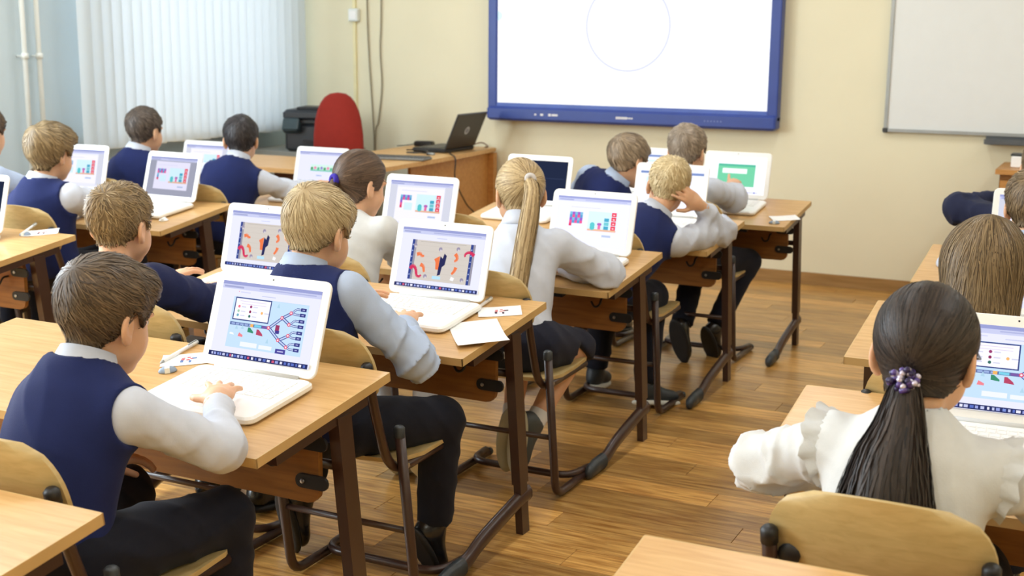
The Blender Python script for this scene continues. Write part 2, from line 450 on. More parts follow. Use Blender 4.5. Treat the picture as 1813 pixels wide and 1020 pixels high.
# ------------------------------------------------------------------ school desks
TILT = 0.1224
DZ = 0.62
def make_desk():
    t = thing('school_desk', 'x', 'desk', group='two-seat school desks')
    RT = RX_(TILT)
    off = RT @ Vector((0, 0.25, -0.0105))
    MB().box((off.x, off.y, DZ + off.z), (1.196, 0.496, 0.021), RT).build('tabletop', M_TOP, t)
    e = MB()
    for c, d in (((0, 0.0015, -.0105), (1.2, 0.003, 0.0212)), ((0, 0.4985, -.0105), (1.2, 0.003, 0.0212)), ((-0.5985, .25, -.0105), (0.003, 0.5, 0.0212)), ((0.5985, .25, -.0105), (0.003, .5, 0.0212))):
        c = RT @ Vector(c); e.box((c.x, c.y, c.z + DZ), d, RT)
    e.build('edge_band', M_EDGE, t)
    MB().plate(rr(1.10, 0.185, 0.03, 3), -0.008, 0.008, (0, 0.285, 0.515), RX_(math.pi / 2)).build('modesty_panel', M_PANEL, t)
    for s in (-1, 1):
        x = s * 0.582
        yb, yt, zt = 0.395, 0.315, 0.625
        w, d = 0.014, 0.026
        def prism(zb, zt_, w, d):
            vs = []
            for z in (zb, zt_):
                yy = yb + (yt - yb) * z / zt
                vs += [(x - w, yy - d, z), (x + w, yy - d, z), (x + w, yy + d, z), (x - w, yy + d, z)]
            return vs, [(0, 3, 2, 1), (4, 5, 6, 7), (0, 1, 5, 4), (1, 2, 6, 5), (2, 3, 7, 6), (3, 0, 4, 7)]
        leg = MB().add(*prism(0.16, zt, w, d)); leg.build('leg', M_METAL, t)
        MB().add(*prism(0.0, 0.17, w * .82, d * .82)).build('leg_insert', M_METAL, t)
        path = bez([(x, 0.425, 0.115), (x, 0.36, 0.11), (x, 0.15, 0.068), (x, 0.06, 0.038), (x, 0.0, 0.027)], 4)
        f = MB(); n = 8
        vs = []
        for p in path:
            for j in range(n):
                a = 2 * math.pi * (j + .5) / n
                vs.append((p.x + 0.017 * math.cos(a), p.y, p.z + 0.026 * math.sin(a)))
        f.add(vs, [(i * n + j, i * n + (j + 1) % n, (i + 1) * n + (j + 1) % n, (i + 1) * n + j) for i in range(len(path) - 1) for j in range(n)] + [tuple(range(n))])
        ft = f.build('foot', M_METAL, t, smooth=True)
        c = MB(); vs = []
        prof = [(0.03, .020, .029, .030), (-0.04, .020, .029, .029), (-.085, .018, .025, .025), (-.10, .011, .014, .018)]
        for yy, rx, rz, zc in prof:
            for j in range(n):
                a = 2 * math.pi * (j + .5) / n; vs.append((x + rx * math.cos(a), yy, max(0.0, zc + rz * math.sin(a))))
        c.add(vs, [(i * n + j, i * n + (j + 1) % n, (i + 1) * n + (j + 1) % n, (i + 1) * n + j) for i in range(3) for j in range(n)] + [tuple(range(3 * n, 4 * n)), tuple(range(n))])
        c.build('foot_cap', M_CAP, ft, smooth=True)
        for z in (0.565, 0.475):
            b = MB().plate(rr(0.085, 0.032, 0.014, 3), -0.004, 0.004, (s * 0.535, 0.273, z), RX_(math.pi / 2)).build('bracket', M_BLACK, t)
            MB().lathe([(0.0, 0.003), (0.005, 0.0025), (0.006, 0)], 8, (s * 0.512, 0.268, z), RX_(math.pi / 2)).build('screw', M_STEEL, b)
        c0 = RT @ Vector((x - s * .004, 0.24, -0.034))
        MB().box((c0.x, c0.y, c0.z + DZ), (0.03, 0.34, 0.026), RT).build('support_arm', M_METAL, t)
        MB().tube(fillet([(s * .47, .276, .545), (s * .47, .25, .545), (s * .47, .235, .52), (s * .45, .235, .51), (s * .435, .24, .53)], .015, 3), 0.004, 6).build('hook', M_BLACK, t, smooth=True)
        c1 = RT @ Vector((s * .40, 0.03, -0.03)); MB().box((c1.x, c1.y, c1.z + DZ), (0.05, 0.03, 0.018), RT).build('clip', M_BLACK, t)
    MB().tube([(-0.57, 0.33, 0.50), (0.57, 0.33, 0.50)], 0.012, 8).build('crossbeam', M_METAL, t, smooth=True)
    return t
DESKS = {}; DZS = {}
desk0 = None
def put_desk(key, x, y, a, label, side, zs=1.0):
    """x,y: near corner (right corner for side R, left corner for side L)"""
    global desk0
    a = math.radians(a); s = -1 if side == 'R' else 1
    c = (x + s * 0.6 * math.cos(a), y + s * 0.6 * math.sin(a), 0)
    if desk0 is None: desk0 = make_desk(); o = desk0; o.location = c; o.rotation_euler = (0, 0, a); o['label'] = label
    else: o = copy_tree(desk0, label, c, a)
    o.scale = (1, 1, zs); DZS[key] = zs
    DESKS[key] = (c[0], c[1], a)
put_desk('D1', -1.516, 1.937, -0.6, 'school desk with the vested boy and the train puzzle laptop, nearest full desk', 'R')
put_desk('D0', -1.46, 0.97, 0, 'bare desk corner at the lower left behind the nearest boy', 'R')
put_desk('D2', -1.534, 2.825, -1.2, 'school desk with loose paper sheets, in front of the nearest vested boy', 'R')
put_desk('D3', -1.529, 3.819, -1.0, 'school desk of the blonde ponytail girl, middle row', 'R')
put_desk('D4', -1.493, 4.755, -0.6, 'school desk the blond boy leans his elbow on, middle row', 'R')
put_desk('D5', -1.391, 5.548, 0, 'foremost middle row desk, nearest the blue board', 'R')
put_desk('L2', -3.639, 3.098, 0, 'desk at the left frame edge with pen and card on it', 'R')
put_desk('L3', -3.69, 4.12, 1.2, 'window row desk with two laptops and a small eraser', 'R')
put_desk('L4', -3.63, 5.10, 0, 'window row desk standing just before the teacher desk', 'R', .93)
put_desk('R1', -0.619, 2.288, 1.2, 'right row desk of the girl with the long dark ponytail', 'L')
put_desk('R0', -0.64, 1.29, 0.5, 'bare pale desk corner at the lower right behind the plywood chair', 'L')
put_desk('R2', -0.658, 3.324, 0.8, 'right row desk of the girl with loose brown hair', 'L')
put_desk('R3', -0.68, 4.50, 0, 'right row desk with a computer mouse on its left end', 'L')
put_desk('R4', -0.62, 5.45, 0, 'farthest right row desk, mostly hidden by pupils', 'L')
def on_desk(key, x, y, lift=0.0):
    """world point on the tilted top of a desk given world x,y"""
    cx, cy, a = DESKS[key]
    v = (-(x - cx) * math.sin(a) + (y - cy) * math.cos(a))
    return (x, y, (DZ + v * math.tan(TILT)) * DZS[key] + lift)

# ------------------------------------------------------------------ school chairs
def make_chair():
    t = thing('school_chair', 'x', 'chair', group='plywood school chairs')
    # seat
    n = 8; prof = [(-0.19, 0.010), (-0.15, -0.002), (-0.05, -0.008), (0.06, -0.005), (0.14, 0.002), (0.17, -0.002), (0.185, -0.014)]
    m = MB(); vs = []
    for z0 in (0.0, -0.011):
        for yy, dz in prof:
            w = 0.182 if abs(yy) < 0.15 else 0.165
            for k in range(n + 1):
                u = 2 * k / n - 1; vs.append((u * w, yy, 0.40 + dz + z0 + 0.006 * u * u))
    r, c = len(prof), n + 1; fs = []
    for i in range(r - 1):
        for k in range(n):
            a = i * c + k; fs.append((a, a + 1, a + c + 1, a + c)); b = a + r * c; fs.append((b, b + c, b + c + 1, b + 1))
    bd = [k for k in range(c)] + [i * c + n for i in range(1, r)] + [(r - 1) * c + k for k in range(n - 1, -1, -1)] + [i * c for i in range(r - 2, 0, -1)]
    for i in range(len(bd)):
        a, b = bd[i], bd[(i + 1) % len(bd)]; fs.append((b, a, a + r * c, b + r * c))
    m.add(vs, fs); m.build('seat', M_PLY, t, smooth=False)
    # backrest, bent plywood
    m = MB(); nx, nz = 14, 10; vs = []; H0, H1, W = 0.585, 0.765, 0.176
    for layer in (0, 1):
        for i in range(nz + 1):
            for k in range(nx + 1):
                u = 2 * k / nx - 1; v = i / nz
                cr = 0.045 / 0.18; w = W
                if v > 1 - 2.2 * cr: 
                    q = (v - (1 - 2.2 * cr)) / (2.2 * cr); w = W * (1 - 0.42 * (1 - math.sqrt(max(0, 1 - q * q))))
                if v < cr: w = W * (1 - 0.12 * ((cr - v) / cr) ** 2)
                z = H0 + (H1 - H0) * v - 0.012 * u * u * v
                yy = -0.265 - 0.05 * v + 0.035 * u * u * 0.8 - (0.010 if layer else 0)
                vs.append((u * w, yy, z))
    c = nx + 1; L = (nz + 1) * c; fs = []
    for i in range(nz):
        for k in range(nx):
            a = i * c + k; fs.append((a, a + c, a + c + 1, a + 1)); b = a + L; fs.append((b, b + 1, b + c + 1, b + c))
    bd = [k for k in range(c)] + [i * c + nx for i in range(1, nz + 1)] + [nz * c + k for k in range(nx - 1, -1, -1)] + [i * c for i in range(nz - 1, 0, -1)]
    for i in range(len(bd)):
        a, b = bd[i], bd[(i + 1) % len(bd)]; fs.append((a, b, b + L, a + L))
    m.add(vs, fs); bk = m.build('backrest', M_PLY, t, smooth=True)
    md = bk.modifiers.new('edge', 'EDGE_SPLIT'); md.split_angle = math.radians(50)
    for s in (-1, 1):
        MB().lathe([(0, .006), (.015, .005), (.019, 0)], 12, (s * 0.138, -0.2775, 0.635), RX_(math.pi / 2)).build('plug', M_BLACK, bk, smooth=True)
        pts = fillet([(s * .168, -.292, .675), (s * .168, -.268, .58), (s * .168, -.195, .375), (s * .168, .16, .383)], 0.09, 7)
        bt = MB().tube(pts, 0.0125, 10).build('back_tube', M_METAL, t, smooth=True)
        MB().tube([(s * .168, -.288, .655), (s * .168, -.2925, .678), (s * .168, -.2932, .684)], [.0145, .0145, .009], 10).build('tube_cap', M_BLACK, bt, smooth=True)
        lg = MB().tube(fillet([(s * .194, -.19, .495), (s * .194, -.115, .016), (s * .194, .17, .016)], 0.05, 5), 0.0135, 10).build('leg', M_METAL, t, smooth=True)
        MB().lathe([(0.0145, -.02), (0.0145, .004), (.010, .009), (0, .010)], 10, (s * .194, -.1905, .497)).build('cap', M_CAP, lg, smooth=True)
        MB().tube([(s * .18, -.15, .395), (s * .2, -.16, .395)], 0.007, 6).build('bolt', M_STEEL, lg)
        MB().tube([(s * .194, .165, .016), (s * .194, .182, .016)], 0.0142, 10).build('end_cap', M_CAP, lg, smooth=True)
    MB().tube([(-.194, -.145, .215), (.194, -.145, .215)], 0.009, 8).build('crossbar', M_METAL, t, smooth=True)
    MB().tube(fillet([(-.194, .15, .03), (-.18, .02, .035), (.18, .02, .035), (.194, .15, .03)], 0.09, 6), 0.0125, 8).build('floor_bar', M_METAL, t, smooth=True)
    return t
chair0 = None
def put_chair(x, y, a, label):
    global chair0
    if chair0 is None: chair0 = make_chair(); o = chair0; o.location = (x, y, 0); o.rotation_euler = (0, 0, math.radians(a)); o['label'] = label
    else: o = copy_tree(chair0, label, (x, y, 0), math.radians(a))
    return o
put_chair(-1.785, 1.80, 0, 'plywood chair under the nearest vested boy, backrest at the left edge')
put_chair(-1.765, 2.76, 0, 'plywood chair under the boy in the light blue shirt')
put_chair(-1.76, 3.62, 0, 'plywood chair under the blonde girl with the long ponytail')
put_chair(-1.78, 4.62, 0, 'plywood chair under the blond boy propping his head')
put_chair(-1.76, 5.55, 0, 'plywood chair under the boy pointing at the green screen')
put_chair(-2.34, 5.55, 0, 'plywood chair under the boy leaning over beside the green screen pupil')
put_chair(-2.36, 2.78, 0, 'plywood chair under the boy in the navy jacket')
put_chair(-2.34, 3.64, 0, 'plywood chair under the girl with the purple hair band')
put_chair(-2.42, 4.64, 0, 'empty plywood chair before the laptop with the dark screen')
put_chair(-4.02, 3.97, 0, 'plywood chair behind the window row boy with fair brown hair')
put_chair(-4.60, 3.97, 0, 'plywood chair of the pupil cut off at the left edge')
put_chair(-3.93, 4.92, 0, 'plywood chair behind the black haired boy near the teacher desk')
put_chair(-4.50, 4.90, 0, 'plywood chair behind the dark haired boy against the blind')
put_chair(-0.31, 2.20, 0, 'large plywood chair in the lower right behind the dark ponytail girl')
put_chair(-0.33, 3.08, 0, 'plywood chair under the girl with loose brown hair')
put_chair(-0.30, 4.15, 0, 'plywood chair under the boy at the right edge')
put_chair(-0.30, 5.10, 0, 'plywood chair under the farthest boy at the right edge')

# ------------------------------------------------------------------ laptops
SW, SH = 0.286, 0.179        # lit screen size
def screen_art(kind, seed=0):
    """list of (polygon in 0..1 units, rgb) drawn on the screen, back to front"""
    rg = random.Random(seed); A = []
    R = lambda x0, y0, x1, y1, c: A.append(([(x0, y0), (x1, y0), (x1, y1), (x0, y1)], c))
    P = lambda pts, c: A.append((pts, c))
    def C(x, y, r, c, n=10): A.append(([(x + r * math.cos(2 * math.pi * k / n), y + 1.6 * r * math.sin(2 * math.pi * k / n)) for k in range(n)], c))
    def Ln(p, q, w, c):
        dx, dy = q[0] - p[0], (q[1] - p[1]) * .625; l = math.hypot(dx, dy) or 1; nx, ny = -dy / l * w, dx / l * w * 1.6
        A.append(([(p[0] - nx, p[1] - ny), (q[0] - nx, q[1] - ny), (q[0] + nx, q[1] + ny), (p[0] + nx, p[1] + ny)], c))
    def chrome(bar=(150, 156, 205)):
        R(0, .955, 1, 1, bar); R(0, .90, 1, .955, (196, 200, 232)); R(.02, .915, .22, .94, (160, 165, 205)); R(.38, .925, .95, .94, (170, 175, 215))
    def dock():
        R(0, 0, 1, .06, (44, 50, 98))
        x = .03
        while x < .96:
            w = rg.uniform(.014, .03); R(x, .014, x + w, .046, rg.choice([(190, 195, 230), (120, 140, 210), (200, 90, 120), (150, 160, 220), (225, 225, 245), (90, 110, 190)])); x += w + rg.uniform(.006, .02)
    if kind == 'dark':
        R(0, 0, 1, 1, (34, 42, 66)); R(.05, .55, .95, .57, (46, 56, 84)); R(.3, .2, .32, .9, (42, 52, 80)); return A
    if kind == 'green':
        R(0, 0, 1, 1, (244, 246, 255)); R(.18, .2, .82, .80, (112, 198, 158)); R(.18, .74, .82, .80, (84, 178, 150)); R(.26, .55, .68, .68, (240, 250, 250)); R(.08, .03, .9, .07, (206, 208, 246)); C(.84, .05, .014, (70, 70, 160)); C(.70, .05, .012, (110, 110, 200)); return A
    if kind == 'doc':
        R(0, 0, 1, 1, (240, 243, 255)); R(0, .88, 1, .94, (120, 140, 190)); R(.1, .5, .7, .8, (206, 230, 244)); R(.16, .54, .6, .74, (240, 246, 255)); R(.1, .2, .6, .22, (200, 206, 235)); return A
    R(0, 0, 1, 1, (226, 227, 252)); chrome()
    if kind == 'train':
        R(.14, .14, .90, .80, (192, 218, 242)); R(.14, .80, .90, .803, (170, 200, 235))
        R(.16, .50, .53, .80, (60, 72, 130)); R(.17, .515, .52, .785, (240, 240, 252))
        for k in range(2): R(.21 + .02 * k, .75 - .035 * k, .48, .757 - .035 * k, (214, 200, 226))
        for (x, y, c) in ((.21, .68, (232, 120, 140)), (.21, .62, (160, 200, 170)), (.21, .565, (110, 170, 190)), (.33, .69, (150, 60, 110)), (.33, .625, (140, 50, 90)), (.33, .565, (60, 110, 100)), (.45, .625, (240, 180, 110))):
            C(x, y, .012, c); R(x + .025, y - .008, x + .07, y + .006, (206, 206, 226))
        R(.18, .865, .185, .88, (230, 80, 90)); R(.20, .86, .30, .875, (206, 208, 236)); R(.42, .84, .56, .85, (190, 195, 225))
        R(.15, .43, .55, .47, (92, 108, 160)); 
        for k in range(5): R(.165 + .045 * k, .438, .20 + .045 * k, .462, (150, 170, 215))
        R(.36, .43, .39, .47, (236, 176, 96)); R(.40, .435, .47, .465, (120, 200, 225)); R(.48, .435, .54, .465, (120, 90, 160))
        nodes = {'a': (.55, .45), 'b': (.665, .60), 'c': (.665, .31), 'd': (.745, .675), 'e': (.745, .525), 'f': (.755, .385), 'g': (.755, .235)}
        ends = [.735, .665, .585, .515, .435, .365, .285, .215]
        for p, q in (('a', 'b'), ('a', 'c'), ('b', 'd'), ('b', 'e'), ('c', 'f'), ('c', 'g')):
            Ln(nodes[p], nodes[q], .013, (70, 84, 150)); Ln(nodes[p], nodes[q], .006, (190, 205, 238))
        for i, nd in enumerate(('d', 'e', 'f', 'g')):
            for j in (0, 1):
                y = ends[2 * i + j]; q = (.79, y)
                for w, c in ((.009, (70, 84, 150)), (.004, (200, 212, 240))):
                    Ln(nodes[nd], q, w, c); Ln(q, (.84, y), w, c)
                R(.83, y - .022, .885, y + .022, (58, 62, 130)); R(.845, y - .006, .868, y + .006, (170, 170, 220))
        for nd in nodes.values(): C(*nd, .016, (222, 90, 120)); C(*nd, .008, (250, 226, 232))
        P([(.35, .36), (.41, .35), (.41, .37), (.37, .42), (.35, .42)], (60, 140, 110)); P([(.44, .34), (.51, .33), (.50, .36), (.46, .41), (.44, .41)], (178, 70, 100))
        P([(.26, .29), (.31, .285), (.31, .31), (.27, .34)], (232, 130, 140)); P([(.17, .31), (.22, .30), (.21, .325), (.18, .33)], (240, 250, 255))
        R(.62, .415, .66, .50, (150, 60, 100)); R(.625, .39, .665, .43, (70, 60, 140))
        R(.30, .165, .47, .225, (232, 236, 252)); R(.49, .165, .62, .215, (232, 236, 252)); R(.66, .14, .76, .20, (74, 70, 150)); R(.68, .163, .74, .177, (190, 190, 230))
        for x, y in ((.60, .72), (.22, .38), (.28, .39), (.55, .25)): P([(x, y), (x + .03, y), (x + .015, y + .06)], (172, 206, 226))
    elif kind == 'ship':
        R(.14, .13, .90, .80, (206, 198, 190))
        for k in range(7): R(.14, .17 + .09 * k, .90, .174 + .09 * k, (196, 187, 178))
        for x in (.14, .845): R(x, .13, x + .03, .80, (54, 70, 138)); R(x + .03, .13, x + .055, .80, (150, 146, 160))
        for k in range(6): R(.148, .2 + .1 * k, .162, .22 + .1 * k, (160, 176, 220)); R(.853, .2 + .1 * k, .867, .22 + .1 * k, (160, 176, 220))
        def curve(pts, w, c):
            q = bez([(a, b, 0) for a, b in pts], 4)
            for i in range(len(q) - 1): Ln((q[i].x, q[i].y), (q[i + 1].x, q[i + 1].y), w * (1 - .5 * i / len(q)), c)
        curve([(.16, .30), (.19, .36), (.23, .30), (.25, .20), (.29, .19), (.30, .22)], .020, (206, 52, 92))
        curve([(.90, .62), (.86, .66), (.82, .66), (.79, .62), (.80, .59)], .018, (206, 52, 92))
        O = (232, 120, 74)
        for pts in ([(.22, .55), (.26, .57), (.28, .53), (.31, .54)], [(.28, .39), (.32, .36), (.33, .30), (.34, .27)], [(.68, .62), (.71, .56), (.70, .51), (.68, .50)], [(.71, .40), (.70, .34), (.67, .28)]): curve(pts, .02, O)
        P([(.44, .50), (.505, .56), (.505, .33), (.47, .33), (.46, .45)], O)
        P([(.51, .56), (.54, .52), (.555, .61), (.585, .57), (.575, .42), (.545, .38), (.535, .25), (.50, .23), (.505, .40)], (44, 46, 88))
        R(.445, .17, .545, .22, (178, 220, 240)); P([(.66, .18), (.70, .17), (.71, .22), (.67, .24)], (240, 240, 242))
        for x, y in ((.19, .70), (.50, .67), (.71, .70), (.36, .20), (.80, .20)): C(x, y, .022, (150, 142, 166)); C(x + .005, y - .02, .012, (206, 200, 204))
        R(.25, .77, .80, .775, (160, 152, 146)); R(.44, .84, .56, .85, (190, 195, 225))
    elif kind in ('blocks', 'blocks2', 'blocks3'):
        if kind == 'blocks': R(0, .06, .12, .90, (206, 208, 222)); R(.88, .06, 1, .90, (206, 208, 222)); R(.12, .10, .88, .86, (238, 236, 252))
        if kind == 'blocks3': R(0, 0, 1, .90, (158, 160, 178)); R(.14, .16, .86, .88, (226, 224, 246))
        pal = [(86, 150, 200), (150, 90, 190), (224, 86, 140), (120, 180, 210)]
        x0, y0, s = .19, .40, .036
        for i in range(5):
            for j in range(5):
                if j == 0 and i > 0: continue
                if kind != 'blocks2' and j < 3 and i > 0: continue
                R(x0 + i * s, y0 + j * s * 1.6, x0 + (i + 1) * s, y0 + (j + 1) * s * 1.6, pal[(i * 2 + j * 3 + seed) % 4])
        R(x0, y0, x0 + s, y0 + s * 1.6, (214, 60, 96))
        if kind != 'blocks2': R(.26, .36, .39, .52, (206, 232, 250))
        R(.45, .36, .84, .72, (206, 234, 248)); R(.45, .33, .84, .37, (222, 178, 150))
        for k in range(2): C(.515, .40 + .05 * k, .035, (90, 190, 196))
        R(.59, .37, .63, .50, (226, 110, 160)); R(.58, .45, .64, .49, (160, 100, 180))
        for k in range(3): R(.67, .37 + .08 * k, .735, .44 + .08 * k, (72, 160, 190) if k % 2 == 0 else (110, 190, 200))
        for k in range(4): R(.765, .37 + .09 * k, .83, .45 + .09 * k, (222, 62, 88)); R(.785, .39 + .09 * k, .81, .415 + .09 * k, (250, 200, 206))
        R(.66, .22, .78, .26, (176, 190, 220)); R(.2, .78, .6, .79, (206, 206, 232))
    elif kind == 'garden':
        R(.28, .42, .78, .62, (206, 236, 226)); R(.28, .42, .78, .47, (130, 200, 180))
        for k in range(7): C(.31 + .07 * k, .50 + .02 * (k % 2), .028, [(70, 150, 90), (230, 130, 170), (90, 180, 140), (140, 130, 200)][k % 4])
        R(.42, .28, .54, .31, (160, 180, 220))
    if kind in ('train', 'ship'): dock()
    return A
LAP_MESH = {}
def make_laptop(label, key, x, y, rz=0.0, kind='blocks', seed=0, open_deg=112, bright=1.0, dark=False, free=None):
    """x,y world position of the hinge centre"""
    cx, cy, a = DESKS[key]
    p = on_desk(key, x, y, 0.001)
    t = link('laptop', None, None, p); t.rotation_mode = 'ZYX'
    t.rotation_mode = 'XYZ'
    rot = Matrix.Rotation(a + math.radians(rz), 3, 'Z') @ Matrix.Rotation(TILT, 3, 'X')
    t.rotation_euler = rot.to_euler('XYZ')
    tag(t, label, 'laptop', 'white pupil laptops')
    W, D, T = 0.33, 0.232, 0.020
    if not LAP_MESH:
        b = MB().plate([(q[0], q[1] - D / 2) for q in rr(W, D, 0.022, 5)], 0.002, T, bev=0.005).build('base', M_WHITE, None, smooth=False)
        k = MB(); rows = [(-.030, .010, 14), (-.046, .0155, 14), (-.064, .0155, 13), (-.082, .0155, 13), (-.100, .0155, 12)]
        for yy, h, n in rows:
            w = 0.272 / n
            for i in range(n): k.box((-0.136 + (i + .5) * w, yy, T + 0.0008), (w - 0.0035, h - 0.0005, 0.0018))
        w = 0.272 / 11
        for i in range(11):
            if 3 <= i <= 7: continue
            k.box((-0.136 + (i + .5) * w, -.118, T + .0008), (w - .0035, .015, .0018))
        k.box((-0.136 + 5.5 * w, -.118, T + .0008), (5 * w - .0035, .015, .0018))
        kb = k.build('keyboard', M_KEY, None); kb['kind'] = 'stuff'
        tp = MB().plate(rr(0.105, 0.072, 0.004, 2), T, T + 0.0006, (0, -0.178, 0)).build('trackpad', plain('trackpad_white', (228, 226, 222), .3, noise=.01), None)
        lid = MB().plate([(q[0], q[1] + 0.112) for q in rr(W, 0.224, 0.020, 5)], -0.007, 0.0, bev=0.002).build('lid', M_WHITE, None)
        cm_ = MB().disc((0, 0.2135, 0.0004), 0.0022, n=8).build('webcam', M_BLACK, None)
        hg = MB().tube([(-0.12, -0.004, T + .001), (0.12, -0.004, T + .001)], 0.006, 8).build('hinge', plain('hinge_grey', (200, 200, 198), .4), None, smooth=True)
        for o in (b, kb, tp, lid, cm_, hg): LAP_MESH[o.name.split('.')[0]] = o.data; bpy.data.objects.remove(o)
    link('base', LAP_MESH['base'], t)
    kb = link('keyboard', LAP_MESH['keyboard'], t); kb['kind'] = 'stuff'
    link('trackpad', LAP_MESH['trackpad'], t); link('hinge', LAP_MESH['hinge'], t)
    lid = link('lid', LAP_MESH['lid'], t, (0, -0.004, T + 0.003)); lid.rotation_euler = (math.radians(180 - open_deg), 0, 0)
    link('webcam', LAP_MESH['webcam'], lid)
    m = MB(); mats = []; idx = {}
    for i, (poly, c) in enumerate(screen_art(kind, seed)):
        if c not in idx: idx[c] = len(mats); mats.append(emit(c, bright))
        z = 0.0005 + 0.00004 * i
        m.add([((u - .5) * SW, 0.021 + v * SH, z) for u, v in poly], [tuple(range(len(poly)))], idx[c])
    sc = m.build('screen', mats, lid)
    return t
make_laptop('white laptop showing the branching train track puzzle, before the nearest boy', 'D1', -1.778, 2.29, -1, 'train', 1, 117)
make_laptop('white laptop with ship puzzle beside the loose paper sheets', 'D2', -1.83, 3.205, -1, 'ship', 2, 114)
make_laptop('white laptop with ship puzzle half hidden by the blond head', 'D2', -2.485, 3.23, -1, 'ship', 5, 112)
make_laptop('white laptop with coloured block towers beside the blonde ponytail', 'D3', -1.745, 4.16, -1, 'blocks2', 3, 112, 1.12)
make_laptop('white laptop with block towers before the girl with the purple hair band', 'D3', -2.50, 4.23, -1, 'blocks', 3, 112)
make_laptop('white laptop with a switched-off dark screen behind the blonde ponytail', 'D4', -2.44, 5.19, -1, 'dark', 3, 110)
make_laptop('white laptop whose screen shows between the blond boy and his raised hand', 'D4', -1.80, 5.16, 0, 'doc', 3, 112, 1.1)
make_laptop('white laptop with a green task page, at the foremost desk', 'D5', -1.735, 5.92, 0, 'green', 3, 112, 1.12)
make_laptop('white laptop mostly hidden behind the leaning boy and the blond boy', 'D5', -2.18, 5.92, 0, 'doc', 3, 112, 1.1)
make_laptop('white laptop with grey page and blocks at the fair brown haired boy', 'L3', -3.98, 4.51, -4, 'blocks3', 1, 114, 0.95)
make_laptop('white laptop with blocks left of the fair brown haired boy by the window', 'L3', -4.57, 4.54, 3, 'blocks', 3, 112)
make_laptop('white laptop with blocks in front of the dark haired boy against the blind', 'L4', -4.60, 5.50, 0, 'blocks', 4, 112)
make_laptop('white laptop with a little garden picture beside the black haired boy', 'L4', -3.84, 5.50, 0, 'garden', 4, 112)
make_laptop('white laptop cut off by the left frame edge', 'L2', -4.04, 3.46, 0, 'dark', 4, 112)
make_laptop('white laptop with train puzzle beside the dark ponytail at the right edge', 'R1', -0.19, 2.66, 1, 'train', 8, 121)
make_laptop('white laptop at the girl with loose brown hair', 'R2', -0.26, 3.74, 0, 'blocks', 8, 112)
make_laptop('white laptop whose corner shows left of the right edge boy', 'R3', -0.31, 4.92, 0, 'blocks', 8, 112)

# ------------------------------------------------------------------ teacher desk and its things
TZ = 0.72
td = thing('teacher_desk', 'light wooden corner desk of the teacher below the front wall', 'desk', (-4.2, 6.5, 0))
P = [(-5.2, 5.70), (-4.05, 5.68)] + [(-4.05 + 0.30 * math.sin(a), 5.98 - 0.30 * math.cos(a)) for a in [math.radians(10 * k) for k in range(1, 10)]] + [(-3.75, 6.6), (-3.80, 7.46), (-4.36, 7.46), (-4.36, 6.28), (-5.2, 6.28)]
MB().plate([(x + 4.2, y - 6.5) for x, y in P], TZ - 0.025, TZ, bev=0.0).build('desktop', M_TEACH, td)
MB().box((0.36, 0.42, 0.345), (0.02, 1.0, 0.69)).build('side_panel', M_TEACHP, td)
MB().box((0.38, 0.93, 0.345), (0.06, 0.05, 0.69)).build('end_post', M_TEACHP, td)
MB().box((0.10, -0.62, 0.42), (0.6, 0.02, 0.5)).build('kneehole_shade_panel', wood('kneehole_shade_wood', (120, 74, 36), (140, 90, 48), .45), td)  # darker wood tone paints in the shadow of the kneehole
MB().box((-0.95, -0.5, 0.345), (0.02, 0.5, 0.69)).build('end_panel', M_TEACHP, td)
# red chair
M_RED = fabric('red_upholstery', (140, 42, 34), 0.2)
rc = thing('red_office_chair', 'red upholstered office chair behind the teacher desk', 'chair', (-4.57, 6.80, 0), math.radians(30))
m = MB(); n = 24; vs = []
prof = []
for k in range(n):
    a = 2 * math.pi * k / n
    cx, cz = math.cos(a), math.sin(a)
    z = 0.26 * (abs(cz) ** 0.8) * (1 if cz > 0 else -1)
    x = 0.158 * (abs(cx) ** 0.75) * (1 if cx > 0 else -1) * (0.96 - 0.45 * z)
    prof.append((x, z))
m.plate(prof, -0.03, 0.03, (0, -0.2, 0.83), RX_(math.pi / 2), bev=0.018); m.build('backrest', M_RED, rc, smooth=True)
MB().plate(rr(0.44, 0.42, 0.1, 6), -0.035, 0.035, (0, 0.05, 0.48), bev=0.02).build('seat', M_RED, rc, smooth=True)
MB().tube([(0, 0.03, 0.06), (0, 0.03, 0.45)], 0.025, 12).build('gas_column', M_BLACK, rc, smooth=True)
MB().tube(fillet([(0, 0.0, 0.43), (0, -0.24, 0.43), (0, -0.245, 0.75)], 0.06), 0.014, 8).build('back_bar', M_BLACK, rc, smooth=True)
for k in range(5):
    a = math.radians(72 * k + 18)
    lg = MB().tube([(0, 0.03, 0.10), (0.27 * math.cos(a), 0.03 + 0.27 * math.sin(a), 0.065)], [0.024, 0.016], 8).build('base_arm', M_BLACK, rc, smooth=True)
    MB().tube([(0.27 * math.cos(a) - .015, .03 + 0.27 * math.sin(a), 0.027), (0.27 * math.cos(a) + .015, .03 + 0.27 * math.sin(a), 0.027)], 0.026, 10).build('castor', M_BLACK, lg)
